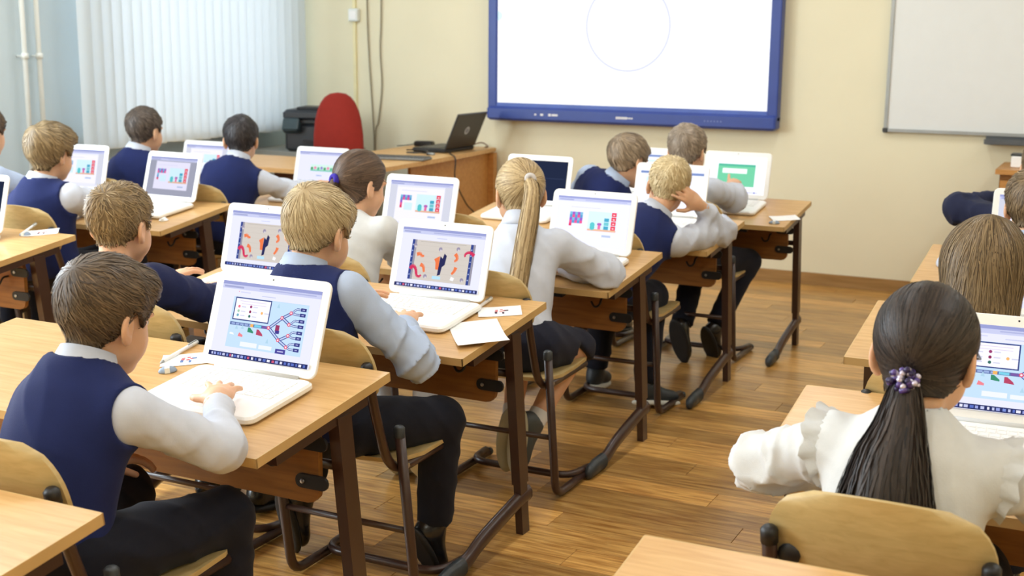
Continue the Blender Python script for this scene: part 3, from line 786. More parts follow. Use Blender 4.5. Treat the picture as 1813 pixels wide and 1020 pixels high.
# printer on its stand
M_PRN = plain('charcoal_printer_plastic', (38, 42, 48), 0.35)
ps = thing('printer_stand', 'low grey cabinet carrying the printer by the corner', 'cabinet', (-5.02, 7.05, 0))
MB().box((0, 0, 0.33), (0.56, 0.5, 0.66)).build('body', plain('grey_cabinet', (168, 168, 160), .5), ps)
MB().box((0, -0.255, 0.33), (0.52, 0.012, 0.6)).build('door', plain('grey_cabinet', (168, 168, 160), .5), ps)
MB().box((0, 0, 0.675), (0.6, 0.54, 0.03)).build('top', plain('grey_cabinet_top', (150, 150, 142), .5), ps)
pr = thing('printer', 'black multifunction printer beside the red chair', 'printer', (-4.89, 7.02, 0.69), math.radians(18))
MB().box((0, 0, 0.09), (0.36, 0.34, 0.18), bev=0.02).build('body', M_PRN, pr)
MB().box((0, 0.0, 0.235), (0.38, 0.36, 0.07), bev=0.02).build('scanner_lid', M_PRN, pr)
MB().box((0.03, -0.06, 0.278), (0.26, 0.2, 0.018), bev=0.008).build('document_feeder', M_BLACK, pr)
MB().box((-0.12, -0.205, 0.17), (0.11, 0.06, 0.09), RX_(-0.5), bev=0.01).build('control_panel', plain('dark_teal_plastic', (52, 68, 74), .3), pr)
MB().box((0.05, -0.19, 0.07), (0.2, 0.05, 0.012)).build('paper_tray', M_BLACK, pr)
MB().box((0.09, -0.172, 0.12), (0.03, 0.004, 0.03)).build('badge', M_GREY, pr)
MB().box((-0.0, -0.172, 0.195), (0.25, 0.006, 0.018)).build('output_slot', M_BLACK, pr)
# black laptop (lid back faces the class)
tl_ = thing('black_laptop', 'open black laptop on the teacher desk, lid back towards the class', 'laptop', (-3.87, 7.10, TZ), math.radians(88))
M_DL = plain('black_laptop_shell', (44, 42, 42), .35)
MB().box((0, 0.125, 0.014), (0.36, 0.25, 0.026), bev=0.008).build('base', M_BLACK, tl_)
MB().box((0, 0.13, 0.0282), (0.30, 0.12, 0.002)).build('keyboard', M_CAP, tl_)
ld = MB().box((0, 0, 0.12), (0.36, 0.012, 0.24), bev=0.004).build('lid', M_DL, tl_, loc=(0, 0.005, 0.026)); ld.rotation_euler = (math.radians(24), 0, 0)
MB().disc((0.0, -0.0064, 0.12), 0.026, RX_(math.pi / 2), 20).build('round_logo', plain('pale_logo', (196, 200, 210), .3), ld)
MB().disc((0.0, -0.0066, 0.12), 0.018, RX_(math.pi / 2), 20).build('logo_core', plain('logo_core_grey', (120, 124, 140), .3), ld)
MB().box((0, 0.0065, 0.12), (0.33, 0.001, 0.2)).build('screen', emit((120, 140, 170), .5), ld)
# keyboard, glasses, adapter, cables
kb = thing('computer_keyboard', 'grey computer keyboard on the edge of the teacher desk', 'keyboard', (-3.92, 6.45, TZ), math.radians(8))
MB().box((0, 0, 0.009), (0.36, 0.13, 0.016), bev=0.006).build('case', plain('grey_keyboard', (118, 118, 114), .5), kb)
kk = MB()
for j in range(5):
    for i in range(16): kk.box((-0.165 + i * 0.022, -0.045 + j * 0.022, 0.019), (0.017, 0.017, 0.005))
o = kk.build('keys', plain('dark_grey_keys', (84, 84, 84), .5), kb); o['kind'] = 'stuff'
gs = thing('cable_coil', 'small dark coiled cable behind the grey keyboard', 'cable', (-3.98, 6.75, TZ))
MB().tube([(0.07 * math.cos(a), 0.05 * math.sin(a), 0.006 + 0.001 * k) for k, a in enumerate([math.radians(24 * q) for q in range(24)])], 0.004, 6).build('coil', M_BLACK, gs, smooth=True)
MB().box((0.08, 0.03, 0.008), (0.05, 0.025, 0.014), bev=0.004).build('plug', M_GREY, gs)
ad = thing('power_adapter', 'black power adapter lying at the back of the teacher desk', 'adapter', (-4.25, 7.30, TZ), math.radians(10))
MB().box((0, 0, 0.018), (0.13, 0.06, 0.034), bev=0.008).build('brick', M_BLACK, ad)
MB().tube(bez([(0.06, 0, .015), (0.14, 0.03, .006), (0.25, 0.02, .005), (0.32, -.04, .006)]), 0.003, 6).build('cord', M_BLACK, ad, smooth=True)
MB().tube(bez([(-0.06, 0, .015), (-0.12, -0.02, .005), (-.16, -.08, .005)]), 0.003, 6).build('cord', M_BLACK, ad, smooth=True)
o = MB().tube(bez([(-3.86, 6.93, TZ + .01), (-3.80, 6.85, TZ + .006), (-3.74, 6.80, TZ - .02), (-3.73, 6.78, .58), (-3.72, 6.90, .42), (-3.73, 7.05, .32), (-3.73, 7.2, .05)], 6), 0.0045, 6).build('drooping_cable', M_BLACK, smooth=True); tag(o, 'thin dark cable drooping over the side panel of the teacher desk', 'cable')
o = MB().tube(bez([(-3.95, 7.36, TZ + .008), (-3.9, 7.44, TZ + .03), (-3.86, 7.46, TZ + .006), (-3.84, 7.38, TZ + .008)], 5), 0.004, 6).build('short_lead', plain('brown_lead', (120, 84, 60), .5), smooth=True); tag(o, 'short brown lead on the far corner of the teacher desk', 'cable')
# cabinet on the right by the front wall
cb = thing('wooden_cabinet', 'small orange wooden cabinet at the right below the whiteboard', 'cabinet', (-0.40, 7.22, 0))
MB().box((0, 0, 0.38), (0.50, 0.42, 0.76)).build('body', M_PANEL, cb)
MB().box((0, -0.01, 0.775), (0.54, 0.46, 0.025)).build('top', M_TEACHP, cb)
for s in (-1, 1):
    d = MB().box((s * 0.125, -0.216, 0.38), (0.24, 0.014, 0.70)).build('door', M_TEACHP, cb)
    MB().tube([(s * 0.03, -0.235, 0.36), (s * 0.03, -0.235, 0.44)], 0.006, 6).build('handle', M_STEEL, d)
tb_ = thing('tissue_box', 'small white box with dark lid on the wooden cabinet', 'box', (-0.56, 7.15, 0.7875))
MB().box((0, 0, 0.03), (0.10, 0.08, 0.06), bev=0.006).build('body', M_PAPER, tb_)
MB().box((0, 0.01, 0.066), (0.11, 0.09, 0.012), bev=0.004).build('lid', M_CAP, tb_)

# ------------------------------------------------------------------ small things on the desks
def desk_rot(key, rz):
    return (Matrix.Rotation(DESKS[key][2], 3, 'Z') @ Matrix.Rotation(TILT, 3, 'X') @ Matrix.Rotation(math.radians(rz), 3, 'Z')).to_euler('XYZ')
M_RPR = plain('red_print', (196, 70, 80), .8); M_BPR = plain('blue_print', (90, 120, 170), .8); M_GPR = plain('grey_print', (200, 200, 205), .8); M_DPR = plain('dark_print', (70, 40, 60), .8)
def sheet(key, x, y, rz, w, h, label, art, curl=0.004, lift=0.0015):
    t = link('paper_card', None, None, on_desk(key, x, y, lift)); t.rotation_euler = desk_rot(key, rz); tag(t, label, 'paper')
    m = MB(); n = 8; vs = []; fs = []
    f = lambda u: curl * (2 * u - 1) ** 2 * (1 if u < .5 else .3)
    for lay in (0, 1):
        for k in range(n + 1):
            u = k / n
            for v in (-.5, .5): vs.append((v * w, (u - .5) * h, f(u) + (0 if lay == 0 else -.0006)))
    L = 2 * (n + 1)
    for k in range(n):
        a = 2 * k; fs += [(a, a + 1, a + 3, a + 2), (L + a, L + a + 2, L + a + 3, L + a + 1), (a, a + 2, L + a + 2, L + a), (a + 1, L + a + 1, L + a + 3, a + 3)]
    fs += [(0, L, L + 1, 1), (2 * n, 2 * n + 1, L + 2 * n + 1, L + 2 * n)]
    m.add(vs, fs); m.build('sheet', M_PAPER, t, smooth=False)
    for name, mat, polys in art:
        q = MB()
        for x0, y0, x1, y1 in polys:
            q.add([(a * w, b * h, f(b + .5) + .0005) for a, b in ((x0, y0), (x1, y0), (x1, y1), (x0, y1))], [(0, 1, 2, 3)])
        q.build(name, mat, t)
    return t
LINES = [(-.4, .35 - .07 * k, .3, .355 - .07 * k) for k in range(9)]
STAR = [(-.05 + .1 * math.cos(a) - .03, .1 * math.sin(a) - .03, -.05 + .1 * math.cos(a) + .05, .1 * math.sin(a) + .04) for a in (0.2, 1.4, 2.8, 4.0, 5.3)]
STAR2 = [(.05, -.12, .25, -.06), (.1, .05, .3, .1), (-.1, .1, .0, .2)]
sheet('D2', -1.585, 3.01, 38, 0.14, 0.205, 'blank curled white sheet hanging near the right edge of the second desk', [('faint_print', M_GPR, LINES[:3])], 0.01)
sheet('D2', -1.615, 3.20, -60, 0.085, 0.125, 'white card with a red figure print next to the pen and laptop', [('red_figure', M_RPR, STAR), ('dark_figure', M_DPR, STAR2)], 0.002)
sheet('D1', -2.03, 2.34, -55, 0.08, 0.12, 'white card with a small red print by the nearest laptop', [('red_figure', M_RPR, STAR), ('blue_figure', M_BPR, STAR2)], 0.002)
sheet('D5', -1.43, 5.70, -60, 0.085, 0.125, 'white card on the foremost desk right of the green screen', [('faint_print', M_GPR, LINES[:4])], 0.003)
sheet('L2', -3.80, 3.58, -50, 0.085, 0.125, 'white card with red print on the desk at the left frame edge', [('red_figure', M_RPR, STAR), ('dark_figure', M_DPR, STAR2)], 0.002)
def pen(key, x, y, rz, label):
    t = link('pen', None, None, on_desk(key, x, y, 0.006)); t.rotation_euler = desk_rot(key, rz); tag(t, label, 'pen')
    MB().tube([(0, -0.07, 0), (0, 0.045, 0)], 0.005, 8).build('barrel', M_PAPER, t, smooth=True)
    MB().tube([(0, 0.045, 0), (0, 0.07, 0)], [0.0055, 0.005], 8).build('cap', M_PIPE, t, smooth=True)
    MB().tube([(0, -0.07, 0), (0, -0.082, -.001)], [0.0045, 0.001], 8).build('tip', M_GREY, t, smooth=True)
    MB().box((0, 0.05, 0.006), (0.003, 0.035, 0.002)).build('clip', M_GREY, t)
pen('D2', -1.685, 3.22, 3, 'white pen beside the laptop and red printed card')
pen('D1', -2.075, 2.37, 5, 'white pen beside the nearest laptop')
pen('L2', -3.885, 3.60, 25, 'white pen on the desk at the left frame edge')
def blob(name, key, x, y, rz, dims, mat, label, cat, parts=()):
    t = link(name, None, None, on_desk(key, x, y, 0.0)); t.rotation_euler = desk_rot(key, rz); tag(t, label, cat)
    w, d, h = dims
    MB().lathe([(0.0, h), (0.3, h * .97), (0.6, h * .85), (0.85, h * .6), (0.98, h * .25), (0.95, 0.001), (0.0, 0.001)], 18, sx=w / 2, sy=d / 2).build('body', mat, t, smooth=True)
    for nm, c, s, mt in parts: MB().box(c, s).build(nm, mt, t)
    return t
M_ERA = plain('blue_grey_rubber', (140, 156, 176), .6)
blob('eraser', 'L3', -3.80, 4.27, 20, (0.045, 0.032, 0.012), M_PAPER, 'small white oval eraser in front of the window row laptop', 'eraser', [('sleeve', (0.0, 0, .007), (.012, .033, .012), M_PIPE)])
blob('eraser', 'L2', -3.835, 3.53, 10, (0.05, 0.035, 0.014), M_ERA, 'blue grey eraser beside the pen at the left frame edge', 'eraser', [('sleeve', (0.0, 0, .008), (.012, .036, .013), M_PIPE)])
blob('eraser', 'D5', -1.45, 5.60, 10, (0.05, 0.03, 0.014), M_ERA, 'blue grey eraser on the foremost desk below the white card', 'eraser', [('sleeve', (0.0, 0, .008), (.012, .031, .013), M_PIPE)])
blob('eraser', 'D1', -2.02, 2.26, 40, (0.045, 0.03, 0.014), M_ERA, 'blue grey eraser by the hand of the nearest boy', 'eraser', [('sleeve', (0.0, 0, .008), (.012, .031, .013), M_PIPE)])
blob('computer_mouse', 'R3', -0.60, 4.73, 10, (0.06, 0.10, 0.034), plain('pale_blue_mouse', (196, 206, 224), .35), 'pale computer mouse on the right row desk beside the brown hair', 'mouse', [('wheel', (0, 0.025, .030), (.006, .018, .008), M_CAP)])
# ------------------------------------------------------------------ implicit surfaces for people
F = np.float32
V3 = lambda *a: np.array(a, dtype=np.float64)
def nrm(v): v = np.asarray(v, float); return v / (np.linalg.norm(v) + 1e-12)
def cone(a, b, ra, rb):
    a = np.asarray(a, F); b = np.asarray(b, F); d = b - a; L = float(d @ d) + 1e-9
    def fn(p):
        t = np.clip(((p - a) @ d) / L, 0, 1)
        return np.linalg.norm(p - a - t[:, None] * d, axis=1) - (ra + (rb - ra) * t)
    return fn
def ell(c, r, R=None):
    c = np.asarray(c, F); r = np.asarray(r, F)
    def fn(p):
        q = p - c
        if R is not None: q = q @ np.asarray(R, F)
        k0 = np.linalg.norm(q / r, axis=1); k1 = np.linalg.norm(q / (r * r), axis=1)
        return k0 * (k0 - 1) / (k1 + 1e-6)
    return fn
def smin(a, b, k):
    h = np.clip(0.5 + 0.5 * (b - a) / k, 0, 1)
    return b * (1 - h) + a * h - k * h * (1 - h)
def smax(a, b, k): return -smin(-a, -b, k)
def union(fns, k):
    def fn(p):
        d = fns[0](p)
        for f in fns[1:]: d = smin(d, f(p), k)
        return d
    return fn
def surfnet(fn, lo, hi, h):
    lo = np.asarray(lo, float); hi = np.asarray(hi, float)
    nc = np.maximum(2, np.ceil((hi - lo) / (4 * h)).astype(int) + 1)
    g = [lo[i] + (4 * np.arange(nc[i]) + 1.5) * h for i in range(3)]
    C = np.stack(np.meshgrid(*g, indexing='ij'), -1).reshape(-1, 3).astype(F)
    dc = fn(C).reshape(nc)
    near = np.abs(dc) < 4 * h * 1.6
    V = np.repeat(np.repeat(np.repeat(np.where(dc < 0, -1.0, 1.0).astype(F) * h * 4, 4, 0), 4, 1), 4, 2)
    M = np.repeat(np.repeat(np.repeat(near, 4, 0), 4, 1), 4, 2)
    I = np.argwhere(M)
    P = (lo + I * h).astype(F)
    V[M] = fn(P)
    S = V < 0
    c8 = [(i, j, k) for i in (0, 1) for j in (0, 1) for k in (0, 1)]
    n = np.array(V.shape) - 1
    cnt = np.zeros(n, np.int8)
    for i, j, k in c8: cnt += S[i:i + n[0], j:j + n[1], k:k + n[2]]
    A = np.argwhere((cnt > 0) & (cnt < 8))
    if len(A) == 0: return np.zeros((0, 3)), np.zeros((0, 4), int)
    val = np.stack([V[A[:, 0] + i, A[:, 1] + j, A[:, 2] + k] for i, j, k in c8], 1)
    acc = np.zeros((len(A), 3)); w = np.zeros(len(A))
    for a in range(8):
        for b in range(a + 1, 8):
            da = np.array(c8[b]) - np.array(c8[a])
            if np.abs(da).sum() != 1: continue
            va, vb = val[:, a], val[:, b]; m = (va < 0) != (vb < 0)
            t = np.where(m, va / np.where(m, va - vb, 1), 0)
            acc += np.where(m[:, None], np.array(c8[a]) + t[:, None] * da, 0); w += m
    pos = lo + (A + acc / w[:, None]) * h
    idx = -np.ones(n, np.int64); idx[A[:, 0], A[:, 1], A[:, 2]] = np.arange(len(A))
    quads = []
    for ax in range(3):
        s0 = [slice(None)] * 3; s1 = [slice(None)] * 3; s0[ax] = slice(0, -1); s1[ax] = slice(1, None)
        a, b = S[tuple(s0)], S[tuple(s1)]
        E = np.argwhere(a != b); u, v = (ax + 1) % 3, (ax + 2) % 3
        E = E[(E[:, u] > 0) & (E[:, v] > 0) & (E[:, u] < n[u]) & (E[:, v] < n[v])]
        if len(E) == 0: continue
        flip = a[E[:, 0], E[:, 1], E[:, 2]]
        q = []
        for du, dv in ((1, 1), (0, 1), (0, 0), (1, 0)):
            e = E.copy(); e[:, u] -= du; e[:, v] -= dv; q.append(idx[e[:, 0], e[:, 1], e[:, 2]])
        q = np.stack(q, 1)
        q[~flip] = q[~flip][:, ::-1]
        quads.append(q)
    Q = np.concatenate(quads); Q = Q[(Q >= 0).all(1)]
    return pos, Q
def grad(fn, p, e=0.002):
    p = p.astype(F); g = np.zeros((len(p), 3))
    for i in range(3):
        d = np.zeros(3, F); d[i] = e
        g[:, i] = fn(p + d) - fn(p - d)
    return g / (np.linalg.norm(g, axis=1)[:, None] + 1e-9)
def quad_mesh(name, parts, mats, parent, attr=None, smooth=True):
    """parts: list of (verts, quads, material index or array)"""
    vs = []; qs = []; ms = []; off = 0
    for v, q, m in parts:
        if len(v) == 0: continue
        vs.append(v); qs.append(q + off); ms.append(np.full(len(q), m, int) if np.isscalar(m) else m); off += len(v)
    v = np.concatenate(vs); q = np.concatenate(qs); ms = np.concatenate(ms)
    me = bpy.data.meshes.new(name)
    me.vertices.add(len(v)); me.vertices.foreach_set('co', v.astype(F).ravel())
    me.loops.add(4 * len(q)); me.loops.foreach_set('vertex_index', q.astype(np.int32).ravel())
    me.polygons.add(len(q)); me.polygons.foreach_set('loop_start', np.arange(0, 4 * len(q), 4, dtype=np.int32))
    for x in mats: me.materials.append(x)
    me.polygons.foreach_set('material_index', ms.astype(np.int32))
    if smooth: me.polygons.foreach_set('use_smooth', np.ones(len(q), bool))
    if attr is not None:
        at = me.attributes.new('hv', 'FLOAT', 'POINT'); at.data.foreach_set('value', attr.astype(F))
    me.update(calc_edges=True); me.validate()
    return link(name, me, parent)
def uvsphere(c, r, n=10, R=None):
    vs = []; q = []
    for i in range(n + 1):
        th = math.pi * i / n
        for j in range(2 * n):
            ph = math.pi * j / n; vs.append((math.sin(th) * math.cos(ph), math.cos(th), math.sin(th) * math.sin(ph)))
    for i in range(n):
        for j in range(2 * n): a = i * 2 * n; q.append((a + j, a + (j + 1) % (2 * n), a + 2 * n + (j + 1) % (2 * n), a + 2 * n + j))
    return np.array(vs) * r + np.asarray(c), np.array(q), vs
# ---- head
def head_core(s=1.0):
    fns = [ell((0, -.010, .030), (.0735, .090, .083)), ell((0, .026, -.030), (.056, .059, .076)), ell((0, .056, -.086), (.026, .024, .021)),
           ell((.034, .040, -.040), (.027, .03, .036)), ell((-.034, .040, -.040), (.027, .03, .036))]
    return union(fns, 0.025)
HEADC = head_core()
def head_full(p):
    d = HEADC(p)
    d = smin(d, cone((0, .080, -.002), (0, .101, -.036), .008, .0115)(p), .012)
    d = smin(d, ell((.010, .092, -.040), (.008, .009, .007))(p), .006); d = smin(d, ell((-.010, .092, -.040), (.008, .009, .007))(p), .006)
    d = smin(d, ell((0, .082, -.060), (.022, .010, .0055))(p), .006); d = smin(d, ell((0, .081, -.070), (.018, .010, .0055))(p), .006)
    d = smin(d, ell((.030, .070, .020), (.022, .014, .008))(p), .012); d = smin(d, ell((-.030, .070, .020), (.022, .014, .008))(p), .012)
    for s in (-1, 1):
        e = ell((s * .031, .090, .004), (.017, .014, .0105))(p); d = -smin(-d, e, .008)
        a = math.radians(22) * s
        Rz = np.array([[math.cos(a), -math.sin(a), 0], [math.sin(a), math.cos(a), 0], [0, 0, 1]])
        ear = ell((s * .0765, -.012, -.008), (.0085, .020, .031), Rz)(p)
        lobe = ell((s * .0725, -.006, -.033), (.007, .010, .011))(p)
        ear = smin(ear, lobe, .008)
        dent = ell((s * .0865, -.009, -.004), (.008, .011, .019), Rz)(p)
        ear = -smin(-ear, dent, .004)
        d = smin(d, ear, .006)
    return d
# ---- hand in its own frame: +Y fingers, +Z back of hand, +X thumb side
def hand_fn(curl=0.5, spread=0.10, thumb=0.0, sz=1.0, bend=None):
    fns = [ell((0.0, .040, 0), (.034, .046, .0145)), cone((0, -.03, 0), (0, .02, 0), .024, .022)]
    fns[0] = union([fns[0], ell((.016, .03, -.006), (.018, .030, .013))], .01)
    fing = []
    for i, (x, y, L) in enumerate(((.026, .076, .060), (.009, .082, .067), (-.009, .079, .061), (-.025, .070, .048))):
        c = (bend[i] if bend else curl); a = spread * (1.5 - i) * 0.9
        p = np.array((x * .9, y - .012, 0.0)); th = -0.05
        for k, (l, r) in enumerate(((.48, .0082), (.30, .0075), (.25, .0068))):
            th += c * (0.55, 0.9, 0.6)[k]
            d = np.array((math.sin(a) * math.cos(th), math.cos(a) * math.cos(th), -math.sin(th)))
            q = p + d * L * l * 1.04
            fing.append(cone(p, q, r, r - .0006)); p = q
    p = np.array((.022, .016, -.004)); th_d = nrm((.80 - thumb, .62, -.28)); q = p + th_d * .038
    fing.append(cone(p, q, .0115, .0092)); q2 = q + nrm((.42 - thumb, .85, -.32)) * .030; fing.append(cone(q, q2, .009, .0075))
    def fn(p):
        p = p / F(sz)
        d = union(fns, .016)(p)
        e = fing[0](p)
        for f in fing[1:]: e = np.minimum(e, f(p))
        return smin(d, e, .007) * F(sz)
    return fn
def ik(S, W, a, b, hint):
    S = np.asarray(S, float); W = np.asarray(W, float); d = W - S; L = np.linalg.norm(d)
    if L > (a + b) * .995: k = L / ((a + b) * .995); a *= k; b *= k
    x = (a * a - b * b + L * L) / (2 * L); h = math.sqrt(max(0, a * a - x * x)); u = d / L
    n = nrm(np.asarray(hint, float) - u * np.dot(hint, u))
    return S + u * x + n * h
# ---- hair
def ribbons(Q, Wd, n_out, hv, rng):
    """Q (K,N,3) points, n_out (K,N,3) normals, Wd (K,N) half widths -> verts, quads, hv"""
    K, N, _ = Q.shape
    T = np.gradient(Q, axis=0); T /= np.linalg.norm(T, axis=2)[..., None] + 1e-9
    B = np.cross(T, n_out); B /= np.linalg.norm(B, axis=2)[..., None] + 1e-9
    L = Q - B * Wd[..., None]; R = Q + B * Wd[..., None]
    v = np.stack([L, R], 2).reshape(K, N * 2, 3).reshape(-1, 3)
    q = []
    i = np.arange(N) * 2
    for k in range(K - 1):
        a = k * 2 * N; b = (k + 1) * 2 * N
        q.append(np.stack([a + i, a + i + 1, b + i + 1, b + i], 1))
    h = np.repeat(np.clip(hv, 0, 1)[None, :] + rng.uniform(-.05, .05, (K, 1)), 2, axis=1).reshape(-1) if False else np.repeat(np.tile(hv, (K, 1)), 2, axis=1).reshape(-1)
    return v, np.concatenate(q), h
HL_Y = [-.13, -.075, -.045, -.022, -.006, .014, .030, .040, .052, .075, .13]
def make_hair(spec, Rh, H, root, depth, nl, rng):
    """spec: dict(style, col=(dark,light), top, side, nape)"""
    st = spec['style']; top, side = spec.get('top', .018), spec.get('side', .009)
    nape = spec.get('nape', -.062); fr = spec.get('front', .058)
    HL_Z = [nape, nape, nape + .008, nape * .45, .026, .020, -.004, .016, fr * .75, fr, fr + .01]
    if st != 'short': HL_Z = [nape, nape, nape, nape + .015, -.016, -.012, -.01, .01, fr * .8, fr, fr + .01]
    neck = cone((0, -.028, -.045), nl, .041, .044)
    rs = rng.uniform(0, 6, 6)
    def core(p): return smin(HEADC(p), neck(p), .02)
    def thick(p):
        z = p[:, 2]; y = p[:, 1]
        t = side + (top - side) * np.clip((z - .015) / .06, 0, 1)
        if st == 'short': t = t * np.clip((z - nape + .004) / .05, .25, 1)
        t = t + spec.get('fluff', .003) * np.sin(55 * p[:, 0] + rs[0] + 3 * np.sin(30 * y + rs[1])) * np.sin(48 * y + rs[2]) * np.clip((z + .02) / .05, 0, 1)
        t = t + spec.get('fringe', 0.0) * np.clip((y - .03) / .05, 0, 1) * np.clip((z - .04) / .04, 0, 1)
        return t
    loose = spec.get('loose')
    def cap(p):
        d = core(p) - thick(p)
        cut = np.interp(p[:, 1], HL_Y, HL_Z).astype(F) - p[:, 2]
        d = np.maximum(d, cut * .8)
        if loose:
            b = union([ell((0, -.022, .02), (.098, .098, .098)), cone((0, -.035, -.01), (0, -.045, -loose + .06), .088, .092)], .05)(p)
            c2 = np.where(p[:, 2] < .05, p[:, 1] - .030 + .012 * np.sin(40 * p[:, 2]), p[:, 1] - .2)
            low = -loose + .02 * np.sin(45 * p[:, 0] + rs[3]) - p[:, 2]
            d = smin(d, np.maximum(np.maximum(b, c2), low), .01)
        return d
    h = max(.0032, .0011 * depth + .0012)
    lo = (-.13, -.16, -(loose or .13) - .03); hi = (.13, .14, .16)
    cv, cq = surfnet(cap, lo, hi, h)
    parts = [(cv, cq, 0)]; hvs = [np.full(len(cv), .30) + .10 * np.sin(90 * cv[:, 0] + 25 * cv[:, 1]) + .07 * np.sin(160 * cv[:, 1] + 40 * cv[:, 2])]
    # strands over the cap
    N = int(spec.get('n', 2600) * min(1.0, 3.2 / depth)); K = 6
    N = max(N, 1000)
    g0 = grad(cap, cv)
    sel = rng.choice(len(cv), N)
    p = cv[sel] + rng.normal(0, .002, (N, 3)); 
    out_dot = ((p - np.array((0, -.01, .02))) * g0[sel]).sum(1); ok = out_dot > 0
    p = p[ok]; N = len(p)
    Ls = spec.get('len', .035) * rng.uniform(.6, 1.3, N)
    tie = spec.get('tie'); wh = np.array(spec.get('whorl', (.01, -.070, .085)))
    pts = []; nrs = []
    lift = rng.uniform(.0, 1.0, N) ** 2 * spec.get('lift', .004)
    curl = rng.normal(0, spec.get('mess', .25), (N, 3))
    for k in range(K):
        gr = grad(cap, p); d0 = cap(p.astype(F))
        f = k / (K - 1)
        tgt = .0006 + lift * (f if tie is None else .3) + (spec.get('tip', 0.0) * f * f)
        p = p - gr * (d0 - tgt)[:, None]
        pts.append(p.copy()); nrs.append(gr)
        if tie is not None: dv = np.array(tie) - p
        elif loose: dv = np.stack([p[:, 0] * .6, p[:, 1] * .2 - .01, np.full(N, -.10)], 1)
        else:
            dv = p - wh; dv /= np.linalg.norm(dv, axis=1)[:, None] + 1e-9
            dv = dv + np.array(spec.get('comb', (0.15, .35, -.15)))
        dv = dv - gr * (dv * gr).sum(1)[:, None]
        dv /= np.linalg.norm(dv, axis=1)[:, None] + 1e-9
        dv = dv + curl * (.5 + f); dv /= np.linalg.norm(dv, axis=1)[:, None] + 1e-9
        p = p + dv * (Ls / (K - 1))[:, None]
        if tie is not None:
            near = np.linalg.norm(p - np.array(tie), axis=1) < .02
            p = np.where(near[:, None], pts[-1] + dv * .0008, p)
    Q = np.stack(pts); Nn = np.stack(nrs)
    w = spec.get('w', .0014) * rng.uniform(.6, 1.3, N) * max(1, depth / 3.5)
    prof = np.array([.7, 1, 1, .85, .6, .15])[:, None]
    hv = np.clip(rng.normal(.5, .22, N), 0, 1)
    rv, rq, rh = ribbons(Q, w[None, :] * prof, Nn, hv, rng)
    parts.append((rv, rq, 0)); hvs.append(rh)
    # ponytail
    if 'tail' in spec:
        tl = [spec['tail'][0]] + [tuple(Rh.T @ np.array(q)) for q in spec['tail'][1:]]
        tp = np.array([list(q) for q in bez(tl, 4)]); S = len(tp); n = int(spec.get('tn', 700))
        s = np.linspace(0, 1, S)
        Rp = np.interp(s, *spec['trad'])
        T = np.gradient(tp, axis=0); T /= np.linalg.norm(T, axis=1)[:, None]
        A = np.cross(T, np.array((0, 1, 0.02))); A /= np.linalg.norm(A, axis=1)[:, None]; B = np.cross(T, A)
        ph = rng.uniform(0, 2 * np.pi, n); rr_ = np.sqrt(rng.uniform(.25, 1.0, n))
        wob = rng.normal(0, .18, (n,)); end = rng.uniform(.8, 1.02, n)
        fl = spec.get('flat', .62)
        Qs = []; Ns = []
        for k in range(S):
            sk = np.clip(s[k] * end, 0, 1)
            ang = ph + wob * s[k] * 2.0
            c = np.stack([np.interp(sk, s, tp[:, i]) for i in range(3)], 1); rad = np.interp(sk, s, Rp) * rr_
            Qs.append(c + (A[k] * np.cos(ang)[:, None] + B[k] * fl * np.sin(ang)[:, None]) * rad[:, None] + rng.normal(0, .0006, (n, 3)))
            Ns.append(A[k] * np.cos(ang)[:, None] + B[k] * np.sin(ang)[:, None])
        w = .0022 * rng.uniform(.6, 1.3, n) * max(1, depth / 3.5)
        rv, rq, rh = ribbons(np.stack(Qs), w[None, :] * np.interp(s, [0, .1, .8, 1], [.8, 1, 1, .1])[:, None], np.stack(Ns), np.clip(rng.normal(.5, .22, n), 0, 1), rng)
        parts.append((rv, rq, 0)); hvs.append(rh)
        m = 10; cvv = []; 
        for k in range(S):
            for j in range(m):
                a = 2 * math.pi * j / m; cvv.append(tp[k] + (A[k] * math.cos(a) + B[k] * fl * math.sin(a)) * Rp[k] * (.86 if k < S - 1 else .2))
        cqq = np.array([(k * m + j, k * m + (j + 1) % m, (k + 1) * m + (j + 1) % m, (k + 1) * m + j) for k in range(S - 1) for j in range(m)])
        parts.append((np.array(cvv), cqq, 0)); hvs.append(np.full(S * m, .22))
    W = [(v @ Rh.T + H, q, m) for v, q, m in parts]
    return quad_mesh('hair', W, [hair_mat(spec['mat'], *spec['col'])], root, np.concatenate(hvs))
def rotm(yaw, pitch, roll):
    """yaw + turns left, pitch + looks down, roll + tilts to own right"""
    R = Matrix.Rotation(math.radians(yaw), 3, 'Z') @ Matrix.Rotation(math.radians(-pitch), 3, 'X') @ Matrix.Rotation(math.radians(roll), 3, 'Y')
    return np.array(R)
M_EYEW = plain('eye_white', (236, 232, 228), .2); M_IRIS = plain('eye_iris', (70, 54, 44), .2); M_LIP = plain('lips', (204, 128, 112), .45)
def tubemesh(pts, rs, n=10):
    m = MB().tube(pts, rs, n, cap=False); return np.array(m.v), np.array(m.f)
